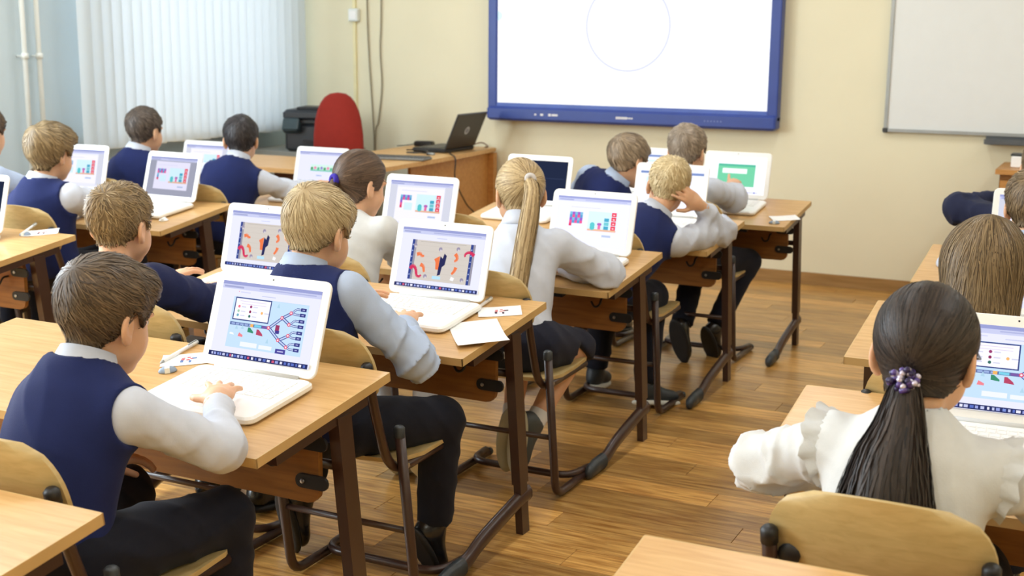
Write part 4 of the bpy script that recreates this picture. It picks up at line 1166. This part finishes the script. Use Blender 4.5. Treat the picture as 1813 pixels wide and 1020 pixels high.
def person(label, seat, H, look, hips=None, neck=None, ty=0, arms={}, legs=None, top='vest', shirt='white', vest='navy', bottom='trousers', hair=None, s=1.0, shoes='black', extra=None, fine=True):
    rng = np.random.default_rng(abs(hash(label)) % 1000 if False else sum(map(ord, label)))
    seat = V3(*seat, 0); H = V3(*H)
    root = thing('person', label, 'person', tuple(seat), 0, 'pupils in the classroom')
    H = H - seat
    Rh = rotm(*look)
    depth = float(np.dot((H + seat) - V3(0, 0, 1.45), np.array(fw)))
    hips = V3(0, -.10, .475) if hips is None else V3(*hips) - seat
    N = H + rotm(look[0] * .5, 0, 0) @ V3(0, -.055, -.135) if neck is None else V3(*neck) - seat
    upv = nrm(N - hips); Rt0 = rotm(ty, 0, 0); rgt = nrm(Rt0[:, 0] - upv * np.dot(Rt0[:, 0], upv)); fwd = np.cross(upv, rgt)
    Rt = np.stack([rgt, fwd, upv], 1)
    Lt = np.linalg.norm(N - hips)
    loc = lambda x, y, z: hips + Rt @ V3(x, y, z)
    sw = .128 * s
    SHO = {}
    for sd, sg in (('R', 1), ('L', -1)):
        SHO[sd] = N + rgt * sg * sw - upv * .052 + fwd * .022
    torso_prims = [ell(loc(0, 0, .0), (.122 * s, .098 * s, .095), Rt), ell(loc(0, -.012, Lt * .34), (.108 * s, .082 * s, .13), Rt), ell(loc(0, -.014, Lt * .66), (.122 * s, .088 * s, .135), Rt),
                   cone(SHO['R'], SHO['L'], .046 * s, .046 * s), cone(N - upv * .03, N + upv * .0, .058, .05)]
    torso = union(torso_prims, .06)
    bl = nrm(H + Rh @ V3(0, -.03, -.05) - N)
    arm_fn = {}; elb = {}; hands = []
    ua, fa = .235 * s, .205 * s
    for sd, sg in (('R', 1), ('L', -1)):
        a = arms.get(sd)
        if a is None:
            a = dict(w=tuple(N + seat + rgt * sg * .10 + fwd * .26 - V3(0, 0, .17)))
        W = V3(*a['w']) - seat; S = SHO[sd]
        E = V3(*a['e']) - seat if 'e' in a else ik(S, W, ua, fa, np.array(a.get('hint', (sg * .8, -.3, -1.0))))
        elb[sd] = E; fd = nrm(W - E)
        f = nrm(a.get('f', fd)); nn = np.array(a.get('n', (0, 0, 1.0)), float); nn = nrm(nn - f * np.dot(nn, f))
        tx = np.cross(f, nn) * (-1 if sd == 'R' else 1)
        arm_fn[sd] = (S, E, W, fd)
        hands.append((W, np.stack([tx, f, nn], 1), a, sd, E))
    puff = .010 if top != 'jacket' else .014
    wd = [(nrm(rng.normal(size=3)), nrm(rng.normal(size=3)), rng.uniform(0, 6)) for _ in range(3)]
    def folds(p, ax, amp, lam):
        ax = nrm(ax); o1 = nrm(np.cross(ax, (.3, .2, 1.0))); o2 = np.cross(ax, o1)
        out = np.zeros(len(p), F)
        for k, (w1, w2, l) in enumerate(((.55, .25, 1.0), (-.45, .5, 1.45))):
            u = (ax + o1 * w1 + o2 * w2).astype(F); v = (o1 * .7 - o2 * .6 + ax * .3).astype(F)
            r = 1 - np.abs(np.sin(np.pi / (lam * l) * (p @ u) + wd[k][2] + 1.1 * np.sin(22 * (p @ v) + wd[k][2])))
            out += r * r * (.6 + .4 * np.sin(13 * (p @ v) + 2 * wd[k][2]))
        return (.35 - out) * F(amp)
    def wrinkle(p, amp):
        o = np.zeros(len(p), F)
        for k, (u, v, ph) in enumerate(wd):
            o += .55 - np.abs(np.sin((34 + 17 * k) * (p @ u.astype(F)) + ph + 1.7 * np.sin(19 * (p @ v.astype(F)) + ph))) ** .8
        return o * F(amp / 2)
    def sleeve(sd):
        S, E, W, fd = arm_fn[sd]; Wc = W - fd * .012
        up_ = cone(S, E, (.047 + puff * .6) * s, (.042 + puff) * s); lo_ = cone(E, Wc - fd * .02, (.042 + puff) * s, (.029 + puff * .5) * s)
        cf = cone(Wc - fd * .04, Wc, .032 * s, .030 * s)
        fdF = fd.astype(F); WF = Wc.astype(F); EF = E.astype(F)
        def fn(p):
            d = smin(up_(p), lo_(p), .03)
            de = np.linalg.norm(p - EF, axis=1)
            d = d + folds(p, W - S, .017, .070) * np.exp(-(de / .14) ** 2) + folds(p, fd, .010, .11) + wrinkle(p, .003)
            d = np.minimum(d, cf(p))
            return np.where(np.linalg.norm(p - WF, axis=1) < .08, np.maximum(d, (p - WF) @ fdF), d)
        return fn
    slR, slL = sleeve('R'), sleeve('L')
    NF = N.astype(F)
    collar_cut = cone(N - upv * .005 + bl * .01, N + bl * .12, .046, .044)
    def shirt_fn(p):
        d = torso(p) - .004 + (folds(p, upv + .4 * rgt, .004, .10) if top != 'vest' else 0)
        d = smin(smin(d, slR(p), .022), slL(p), .022)
        return np.maximum(d, -collar_cut(p))
    allp = np.stack([hips, N, SHO['R'], SHO['L'], elb['R'], elb['L'], arm_fn['R'][2], arm_fn['L'][2]])
    lo, hi = allp.min(0) - .13, allp.max(0) + .13
    h = .0070 if depth < 3.4 else .0095 if depth < 4.6 else .0115
    mats_s = {'white': fabric('white_shirt_cloth', (202, 207, 219), .15), 'blue': fabric('light_blue_shirt_cloth', (176, 190, 214), .15), 'cream': fabric('cream_blouse_cloth', (210, 211, 210), .2), 'jacket': fabric('navy_jacket_cloth', (32, 38, 74), .3), 'navyd': fabric('dark_navy_cloth', (34, 38, 62), .3)}
    smat = mats_s[shirt]
    v, q = surfnet(shirt_fn, lo, hi, h * .8)
    nm = {'vest': 'shirt', 'shirt': 'shirt', 'blouse': 'blouse', 'jacket': 'jacket'}[top]
    quad_mesh(nm, [(v, q, 0)], [smat], root)
    if top == 'vest':
        cutR = cone(SHO['R'] + rgt * .046, elb['R'] + rgt * .03, .068 * s, .078 * s); cutL = cone(SHO['L'] - rgt * .046, elb['L'] - rgt * .03, .068 * s, .078 * s)
        nc = cone(N - upv * .012, N + bl * .14, .063, .063); nv = cone(N + fwd * .08 - upv * .02, N + fwd * .10 - upv * .13, .05, .012)
        hF = hips.astype(F); uF = upv.astype(F)
        def vest_fn(p):
            d = torso(p) - .0155 + folds(p, upv * .8 + rgt * .7, .0045, .13)
            d = smax(d, -cutR(p), .008); d = smax(d, -cutL(p), .008); d = smax(d, -nc(p), .006); d = smax(d, -nv(p), .006)
            return np.maximum(d, -.035 - (p - hF) @ uF)
        v, q = surfnet(vest_fn, lo, hi, h * .72)
        quad_mesh('vest', [(v, q, 0)], [fabric('navy_vest_knit' if vest == 'navy' else vest, (27, 37, 84), .35)], root)
    # collar
    if top != 'blouse':
        A = np.array(Vector(bl).to_track_quat('Z', 'Y').to_matrix())
        mb = MB(); pr = [(.046, .030), (.049, .056), (.0535, .057), (.064, .020), (.068, .006), (.062, .002), (.052, .02)]
        if top == 'jacket': pr = [(.046, .03), (.048, .040), (.051, .040), (.056, .012), (.054, .0)]
        mb.lathe(pr, 22, tuple(N - bl * .002 + bl * .006), Matrix(A.tolist()), sy=1.06)
        mb.build('collar', mats_s['blue'] if (shirt == 'blue' or top == 'jacket') else mats_s['white'] if shirt != 'cream' else mats_s['cream'], root, smooth=True)
    if extra == 'frill':
        for sd, sg in (('R', 1), ('L', -1)):
            S, E, W, fd = arm_fn[sd]; ax = nrm(nrm(E - S) + rgt * sg * .9); o1 = nrm(np.cross(ax, (0.2, .1, 1))); o2 = np.cross(ax, o1)
            vs = []; n = 60; rows = 5
            for r_ in range(rows):
                f_ = r_ / (rows - 1)
                for k in range(n):
                    a_ = 2 * math.pi * k / n; rad = .056 + .014 * f_ + .005 * f_ * math.sin(11 * a_) + .002 * math.sin(23 * a_ + 4 * f_)
                    vs.append(S + ax * (-.004 + .030 * f_ + .004 * f_ * math.sin(7 * a_)) + (o1 * math.cos(a_) + o2 * math.sin(a_)) * rad)
            q_ = np.array([(r_ * n + k, r_ * n + (k + 1) % n, (r_ + 1) * n + (k + 1) % n, (r_ + 1) * n + k) for r_ in range(rows - 1) for k in range(n)])
            quad_mesh('shoulder_frill', [(np.array(vs), q_, 0)], [smat], root)
    # lower body
    KN, AN, TO = {}, {}, {}
    for sd, sg in (('R', 1), ('L', -1)):
        l = (legs or {}).get(sd, {})
        KN[sd] = V3(*l['k']) - seat if 'k' in l else hips + V3(sg * .10, .37, -.02)
        AN[sd] = V3(*l['a']) - seat if 'a' in l else KN[sd] + V3(0, .0, -KN[sd][2] + .085)
        TO[sd] = nrm(l.get('t', (0, 1, -.12)))
    hp = {sd: hips + rgt * sg * .068 - V3(0, 0, .005) for sd, sg in (('R', 1), ('L', -1))}
    end = {'trousers': .97, 'shorts': .04, 'tights': 1.0}[bottom]
    fat = {'trousers': 1.0, 'shorts': 1.05, 'tights': .8}[bottom]
    prims = [ell(hips, (.130 * s, .106 * s, .098), Rt)]
    for sd in 'RL':
        prims.append(cone(hp[sd], KN[sd], .080 * fat, .062 * fat))
        e = KN[sd] + (AN[sd] - KN[sd]) * end
        prims.append(cone(KN[sd], e, .060 * fat, (.050 if end > .5 else .066) * (.72 if bottom == 'tights' else 1)))
    lg = union(prims, .025); cuts = [(KN[sd] + (AN[sd] - KN[sd]) * end, nrm(AN[sd] - KN[sd])) for sd in 'RL']
    def leg_fn(p):
        d = lg(p) + (folds(p, V3(.1, .3, 1), .005, .07) if bottom != 'tights' else 0)
        for c, n_ in cuts:
            cF = c.astype(F); nF = n_.astype(F)
            d = np.where(np.linalg.norm(p - cF, axis=1) < .10, np.maximum(d, (p - cF) @ nF), d)
        return d
    ap = np.stack([hips] + [x[sd] for x in (KN, AN) for sd in 'RL'])
    v, q = surfnet(leg_fn, ap.min(0) - .14, ap.max(0) + .14, h * 1.15)
    bm = {'trousers': fabric('dark_navy_trouser_cloth', (23, 25, 36), .2), 'shorts': fabric('dark_skirt_cloth', (32, 34, 48), .2), 'tights': mats_s['cream']}[bottom]
    quad_mesh({'trousers': 'trousers', 'shorts': 'skirt', 'tights': 'tights'}[bottom], [(v, q, 0)], [bm], root)
    # shoes
    shm = {'black': [plain('black_shoe_leather', (26, 26, 28), .25, spec=.6), plain('black_shoe_sole', (20, 20, 20), .6)], 'sneaker': [plain('dark_sneaker', (44, 50, 54), .5), plain('white_sneaker_sole', (226, 226, 214), .6)], 'khaki': [plain('grey_sneaker', (70, 74, 72), .5), plain('khaki_sneaker_sole', (176, 168, 138), .6)]}[shoes]
    bare = bottom == 'shorts'
    for sd in 'RL':
        f = TO[sd]; sh = nrm(KN[sd] - AN[sd]); sh = nrm(sh - f * np.dot(sh, f)); sx_ = np.cross(f, sh)
        R = np.stack([sx_, f, sh], 1)
        up_ = union([ell((0, .085, -.040), (.036, .068, .030)), ell((0, .0, -.030), (.034, .046, .042)), cone((0, .0, 0), (0, .055, -.03), .034, .030)], .02)
        sole = ell((0, .05, -.066), (.042, .112, .02))
        def uf(p, up_=up_): return np.maximum(up_(p), -.058 - p[:, 2])
        def sf(p, sole=sole): return np.maximum(np.maximum(sole(p), -.075 - p[:, 2]), p[:, 2] + .055)
        v, q = surfnet(uf, (-.08, -.08, -.1), (.08, .2, .06), .0065); v2, q2 = surfnet(sf, (-.08, -.1, -.1), (.08, .2, .02), .0065)
        so = quad_mesh('shoe', [(v @ R.T + AN[sd], q, 0)], [shm[0]], root); quad_mesh('sole', [(v2 @ R.T + AN[sd], q2, 0)], [shm[1]], so)
        d = nrm(KN[sd] - AN[sd]); a0 = AN[sd] - d * .02; a1 = AN[sd] + d * (.09 if not bare else .05)
        sv, sq = tubemesh([tuple(a0), tuple((a0 + a1) / 2), tuple(a1)], [.033, .0335, .035], 12)
        quad_mesh('sock', [(sv, sq, 0)], [plain('white_sock', (228, 228, 226), .9) if shoes == 'khaki' else plain('grey_sock', (128, 130, 136), .9) if shoes == 'black' and extra == 'greysock' else plain('black_sock', (24, 24, 28), .9)], root)
    # body: head and neck, hands, hidden trunk and limbs in one mesh
    parts = []
    nl = Rh.T @ (N - upv * .03 - H)
    nk = cone((0, -.026, -.045), nl, .041, .044)
    hb = lambda p: smin(head_full(p), nk(p), .022)
    hh = .0042 if depth < 3 else .0055 if depth < 4.5 else .007
    v, q = surfnet(hb, np.minimum((-.11, -.13, -.13), nl - .06), np.maximum((.11, .13, .14), nl + .06), hh)
    fc = v[q].mean(1); mi = np.zeros(len(q), int)
    mi[(np.abs(fc[:, 0]) < .018) & (fc[:, 1] > .082) & (fc[:, 2] < -.054) & (fc[:, 2] > -.077)] = 1
    mi[(np.abs(np.abs(fc[:, 0]) - .031) < .019) & (fc[:, 1] > .06) & (np.abs(fc[:, 2] - .0235) < .003)] = 4
    parts.append((v @ Rh.T + H, q, mi))
    for sg in (-1, 1):
        ev, eq, raw = uvsphere((sg * .031, .0655, .003), .0115, 8)
        ring_ = np.array([int(i >= 0 and i < 3) for i in range(8) for j in range(16)])
        parts.append((ev @ Rh.T + H, eq, np.where(ring_ == 1, 3, 2)))
    for W, R, a, sd, E in hands:
        hf = hand_fn(a.get('curl', .45), a.get('spread', .13), a.get('thumb', 0.0), 1.0 * s, a.get('bend'))
        v, q = surfnet(hf, (-.09, -.06, -.11), (.09, .20, .05), .0036 if depth < 3.3 else .005)
        parts.append((v @ R.T + W, q, 0))
    limbs = [lambda p: torso(p) + .016]
    for sd in 'RL':
        S, E, W, fd = arm_fn[sd]
        limbs += [cone(S, E, .036, .031), cone(E, W, .031, .023)]
    bl_ = [cone(hp[sd], KN[sd], .062, .046) for sd in 'RL'] + [cone(KN[sd], AN[sd], .048, .031) for sd in 'RL']
    lf = union(limbs + bl_, .02)
    allq = np.concatenate([allp, ap]); v, q = surfnet(lf, allq.min(0) - .1, allq.max(0) + .1, .014)
    parts.append((v, q, 0))
    hm = hair_mat(hair['mat'], *hair['col'])
    quad_mesh('body', parts, [skin_mat(), M_LIP, M_EYEW, M_IRIS, plain('brow_' + hair['mat'], hair['col'][0], .7)], root)
    make_hair(hair, Rh, H, root, depth, nl, rng)
    return root, H, Rh, N, seat
# ------------------------------------------------------------------ the pupils
def hs(name, dark, light, **k):
    d = dict(style='short', mat='hair_' + name, col=(dark, light)); d.update(k); return d
def band(root_t, tie, r, mat, name='hair_band', beads=False, tilt=None):
    root, H, Rh, N, seat = root_t
    c = H + Rh @ np.array(tie)
    if beads:
        rg = np.random.default_rng(3); m = MB(); mats = [plain('purple_bead', (74, 52, 130), .15, spec=.8), plain('silver_bead', (206, 200, 222), .1, .6), plain('dark_bead', (40, 30, 74), .15)]
        for i in range(80):
            a = rg.uniform(0, 2 * math.pi); rad = r * rg.uniform(.1, 1.1) ** .7 * 1.0; p = Rh @ np.array((rad * math.cos(a), rg.uniform(-.014, .012), rad * math.sin(a) * .8)) + c
            m.lathe([(0, -.0055), (.0042, -.0035), (.0055, 0), (.0042, .0035), (0, .0055)], 8, tuple(p), None, i % 3)
        m.build(name, mats, root, smooth=True)
    else:
        m = MB(); n, k = 18, 8; vs = []; fs = []
        for i in range(n):
            a = 2 * math.pi * i / n
            for j in range(k):
                b = 2 * math.pi * j / k; q = (r + .010 * math.cos(b)); vs.append(tuple(Rh @ np.array((q * math.cos(a), .011 * math.sin(b), q * math.sin(a))) + c))
        for i in range(n):
            for j in range(k): fs.append((i * k + j, ((i + 1) % n) * k + j, ((i + 1) % n) * k + (j + 1) % k, i * k + (j + 1) % k))
        m.add(vs, fs); m.build(name, mat, root, smooth=True)

person('boy in navy vest and white shirt with neat brown hair, nearest pupil on the left', (-1.79, 1.74), (-1.80, 1.845, .892), (-6, 14, 0), hips=(-1.785, 1.65, .475), neck=(-1.80, 1.77, .785), ty=-6, s=.95,
       arms=dict(R=dict(w=(-1.69, 2.035, .692), e=(-1.57, 1.90, .645), f=(-.48, .85, .10), n=(.1, 0, 1), curl=.22, spread=.22), L=dict(w=(-1.93, 1.93, .555), f=(.4, .9, -.1))),
       legs=dict(R=dict(k=(-1.655, 2.0, .45), a=(-1.66, 2.02, .085)), L=dict(k=(-1.95, 2.02, .45), a=(-1.97, 2.12, .085))),
       hair=hs('brown', (52, 41, 31), (122, 101, 76), top=.019, side=.010, fringe=.012, len=.05, nape=-.06, comb=(.4, .55, -.1)))
person('boy in a navy jacket with cropped light brown hair at the second desk', (-2.42, 2.74), (-2.54, 2.68, .912), (6, 6, 0), hips=(-2.43, 2.62, .475), neck=(-2.53, 2.61, .78), top='jacket', shirt='jacket',
       arms=dict(R=dict(w=(-2.50, 3.02, .675), e=(-2.30, 2.86, .66), f=(-.5, .8, .05), curl=.3, spread=.2), L=dict(w=(-2.68, 3.0, .68))),
       hair=hs('lightbrown', (92, 74, 50), (172, 146, 104), top=.016, side=.006, fluff=.004, len=.03, mess=.4, lift=.007, nape=-.05))
person('blond boy in light blue shirt and navy vest beside the paper sheets', (-1.77, 2.72), (-1.87, 2.67, .948), (-4, 14, 0), hips=(-1.79, 2.56, .475), neck=(-1.875, 2.60, .835), ty=-5, shirt='blue',
       arms=dict(R=dict(w=(-1.72, 2.845, .692), e=(-1.588, 2.68, .645), f=(-.42, .88, .10), curl=.22, spread=.22), L=dict(w=(-1.97, 2.93, .69))),
       legs=dict(R=dict(k=(-1.618, 2.86, .435), a=(-1.645, 2.87, .13), t=(.05, .45, -.75)), L=dict(k=(-1.98, 2.85, .45), a=(-2.03, 2.80, .17), t=(0, .3, -.9))),
       hair=hs('blond', (150, 127, 90), (220, 199, 156), top=.017, side=.010, fringe=.008, len=.055, nape=-.052, mess=.14))
t = person('girl with dark brown ponytail, purple hair band and white blouse', (-2.32, 3.56), (-2.41, 3.70, .935), (-20, 12, 0), hips=(-2.32, 3.46, .475), neck=(-2.40, 3.62, .815), ty=-8, top='blouse', shirt='cream', bottom='tights',
       arms=dict(R=dict(w=(-2.38, 3.98, .68)), L=dict(w=(-2.6, 4.0, .69))), shoes='sneaker',
       legs=dict(R=dict(k=(-2.10, 3.62, .44), a=(-2.02, 3.45, .12), t=(0, .6, -.5)), L=dict(k=(-2.40, 3.72, .44), a=(-2.15, 3.46, .12), t=(0, .6, -.5))),
       hair=hs('darkbrown', (52, 38, 30), (116, 92, 72), style='tied', top=.010, side=.008, nape=-.065, fluff=.001, mess=.05, len=.06, tie=(-.005, -.104, .005), tail=[(-.005, -.104, .005), (-.05, -.125, -.03), (-.045, -.145, -.09), (-.03, -.19, -.17), (-.01, -.225, -.24)], trad=([0, .1, .4, .8, 1], [.014, .024, .03, .022, .008]), tn=420))
band(t, (-.006, -.108, .003), .013, fabric('purple_hair_tie', (58, 44, 150), .3))
t = person('girl with long straight blonde ponytail and white shirt', (-1.76, 3.60), (-1.845, 3.80, .925), (38, 10, 0), hips=(-1.74, 3.58, .475), neck=(-1.815, 3.735, .81), ty=6, top='shirt', shirt='white', bottom='shorts', shoes='khaki',
       arms=dict(R=dict(w=(-1.755, 3.925, .672), e=(-1.562, 3.875, .675), f=(-1, .15, 0), curl=.3), L=dict(w=(-1.98, 4.0, .68))),
       legs=dict(R=dict(k=(-1.635, 3.80, .425), a=(-1.70, 3.62, .20), t=(-.05, -.15, -1)), L=dict(k=(-1.86, 3.86, .43), a=(-1.80, 3.66, .19), t=(-.05, -.1, -1))),
       hair=hs('blonde', (128, 102, 64), (218, 192, 146), style='tied', top=.010, side=.008, nape=-.06, fluff=.001, mess=.05, len=.06, tie=(.012, -.098, .045),
               tail=[(.012, -.098, .045), (.095, -.105, .03), (.105, -.145, -.05), (.11, -.20, -.16), (.115, -.25, -.28), (.12, -.275, -.38), (.125, -.285, -.47)], trad=([0, .08, .35, .75, 1], [.013, .024, .033, .034, .012]), tn=620))
band(t, (.013, -.104, .045), .012, fabric('pale_hair_tie', (206, 200, 196), .3))
person('pale blond boy in navy vest propping his head on his right hand', (-1.78, 4.58), (-1.665, 4.765, .862), (24, 10, 10), hips=(-1.80, 4.40, .475), neck=(-1.70, 4.685, .745), ty=8, shoes='sneaker',
       arms=dict(R=dict(w=(-1.543, 4.785, .80), e=(-1.50, 4.945, .675), f=(-.45, -.72, .55), n=(.8, -.55, .1), curl=.30, spread=.06), L=dict(w=(-1.92, 5.0, .68))),
       legs=dict(R=dict(k=(-1.70, 4.72, .43), a=(-1.68, 4.62, .085), t=(.5, .6, -.1)), L=dict(k=(-1.92, 4.78, .43), a=(-1.95, 4.75, .085))),
       hair=hs('paleblond', (176, 150, 104), (238, 218, 172), top=.014, side=.007, fluff=.003, len=.028, mess=.4, lift=.006, nape=-.05))
person('brown haired boy in navy vest leaning sideways at the foremost desk', (-2.34, 5.48), (-2.085, 5.42, .885), (-26, 14, -6), hips=(-2.34, 5.38, .475), neck=(-2.14, 5.36, .785), ty=-10, shirt='blue',
       arms=dict(R=dict(w=(-2.05, 5.70, .70), e=(-1.96, 5.52, .70)), L=dict(w=(-2.35, 5.7, .68))),
       hair=hs('ashbrown', (98, 82, 64), (178, 156, 128), top=.020, side=.012, len=.05, mess=.15, nape=-.055))
person('ash haired boy pointing at the green laptop screen', (-1.76, 5.48), (-1.825, 5.47, .942), (-4, 4, 0), hips=(-1.78, 5.38, .475), neck=(-1.82, 5.40, .82), ty=-6, extra='greysock', top='shirt',
       arms=dict(R=dict(w=(-1.69, 5.72, .758), e=(-1.625, 5.54, .735), f=(-.1, .9, .4), bend=(.05, .7, .9, 1.0)), L=dict(w=(-1.85, 5.6, .68))),
       legs=dict(R=dict(k=(-1.60, 5.72, .42), a=(-1.68, 5.52, .14), t=(.05, .35, -.6)), L=dict(k=(-1.84, 5.70, .42), a=(-1.80, 5.40, .16), t=(0.2, .15, -.8))),
       hair=hs('ash', (112, 98, 82), (180, 162, 142), top=.014, side=.008, len=.03, mess=.3, nape=-.055))
person('boy in navy vest with thick fair brown hair in the window row', (-4.02, 3.94), (-4.06, 3.90, .945), (0, 6, 0), hips=(-4.02, 3.82, .475), neck=(-4.07, 3.84, .81), s=1.06,
       arms=dict(R=dict(w=(-4.05, 4.36, .685), e=(-3.86, 4.10, .70), f=(0, 1, 0)), L=dict(w=(-4.2, 4.3, .69))),
       hair=hs('fairbrown', (90, 73, 49), (172, 148, 108), top=.026, side=.018, fluff=.004, len=.06, mess=.18, nape=-.065, fringe=.01))
person('dark haired boy in navy vest directly against the white blind', (-4.48, 4.86), (-4.50, 4.95, .955), (0, 4, 0), hips=(-4.48, 4.76, .475), neck=(-4.51, 4.89, .835),
       arms=dict(R=dict(w=(-4.45, 5.3, .69)), L=dict(w=(-4.65, 5.3, .69))),
       hair=hs('dark', (48, 40, 36), (112, 98, 86), top=.014, side=.007, len=.03, nape=-.055))
person('black haired boy seen from behind with both ears showing', (-3.95, 4.90), (-3.98, 5.05, .925), (30, 12, 0), hips=(-3.97, 4.82, .475), neck=(-3.96, 4.98, .81), ty=18,
       arms=dict(R=dict(w=(-3.72, 5.32, .695), e=(-3.76, 5.14, .68)), L=dict(w=(-4.05, 5.36, .69))),
       hair=hs('black', (22, 20, 22), (74, 68, 68), top=.015, side=.008, len=.03, nape=-.06))
person('pupil in light blue shirt cut off by the left frame edge', (-4.62, 3.98), (-4.64, 4.08, 1.00), (0, 6, 0), hips=(-4.62, 3.86, .475), neck=(-4.64, 4.00, .865), top='shirt', shirt='blue',
       arms=dict(R=dict(w=(-4.60, 4.42, .70), e=(-4.44, 4.22, .72)), L=dict(w=(-4.8, 4.4, .69))),
       hair=hs('curlybrown', (56, 44, 36), (126, 106, 84), top=.018, side=.012, len=.03, mess=.6, fluff=.005))
t = person('girl with long dark ponytail, beaded band and white blouse, lower right', (-0.31, 2.16), (-0.295, 2.17, .925), (-4, 14, 0), hips=(-0.31, 2.05, .475), neck=(-0.295, 2.105, .815), ty=-2, top='blouse', shirt='cream', s=1.0, extra='frill',
       arms=dict(L=dict(w=(-0.395, 2.335, .66), e=(-0.578, 2.225, .675), f=(.95, .3, 0)), R=dict(w=(-0.10, 2.42, .68), e=(-0.035, 2.21, .69), f=(-.3, 1, 0))),
       hair=hs('verydark', (20, 17, 16), (70, 58, 50), style='tied', top=.012, side=.010, nape=-.065, fluff=.001, mess=.04, len=.07, n=3200, tie=(-.004, -.103, -.035),
               tail=[(-.004, -.103, -.035), (-.012, -.138, -.085), (-.018, -.165, -.14), (-.02, -.185, -.20), (-.02, -.195, -.26), (-.02, -.20, -.31)], trad=([0, .1, .35, .75, 1], [.016, .032, .060, .092, .080]), tn=1100, flat=.4))
band(t, (-.005, -.112, -.042), .022, None, beads=True)
root, H_, Rh_, N_, seat_ = t
gm = MB()
def hl(p): return tuple(Rh_ @ np.array(p) + H_)
for sg in (-1, 1):
    gm.tube([hl((sg * .031 + .022 * math.cos(a), .100, .002 + .018 * math.sin(a))) for a in [2 * math.pi * k / 14 for k in range(15)]], .002, 6)
    gm.tube([hl((sg * .053, .098, .006)), hl((sg * .080, .05, .008)), hl((sg * .0815, -.005, .018)), hl((sg * .078, -.025, .0))], .0022, 6)
gm.tube([hl((-.010, .101, .004)), hl((0, .104, .007)), hl((.010, .101, .004))], .002, 6)
gm.build('glasses', plain('dark_blue_glasses', (30, 34, 70), .3), root, smooth=True)
person('girl with loose shoulder-length brown hair in navy, right row', (-0.32, 3.12), (-0.315, 3.25, .905), (-2, 10, 0), hips=(-0.32, 3.0, .475), neck=(-0.315, 3.18, .785), top='jacket', shirt='jacket',
       arms=dict(L=dict(w=(-0.42, 3.55, .67)), R=dict(w=(-0.2, 3.55, .67))),
       hair=hs('loosebrown', (66, 51, 33), (152, 128, 92), style='loose', loose=.165, top=.014, side=.012, nape=-.06, len=.13, mess=.10, n=3200, fluff=.002))
person('brown haired boy in navy at the right frame edge', (-0.30, 4.18), (-0.285, 4.25, .93), (0, 10, 0), hips=(-0.30, 4.05, .475), neck=(-0.285, 4.18, .815), top='jacket', shirt='jacket',
       arms=dict(L=dict(w=(-0.40, 4.6, .68)), R=dict(w=(-0.2, 4.6, .68))),
       hair=hs('midbrown', (80, 64, 44), (150, 126, 92), top=.018, side=.011, len=.05, mess=.2))
person('farthest right row boy stretching out a dark sleeved elbow', (-0.30, 5.12), (-0.325, 5.20, .965), (0, 4, 0), hips=(-0.30, 5.0, .475), neck=(-0.32, 5.13, .835), top='jacket', shirt='navyd',
       arms=dict(L=dict(w=(-0.42, 5.42, .83), e=(-0.63, 5.26, .79), f=(.9, .3, .2)), R=dict(w=(-0.2, 5.5, .70))),
       hair=hs('midbrown', (80, 64, 44), (150, 126, 92), top=.014, side=.008, len=.03, mess=.2))
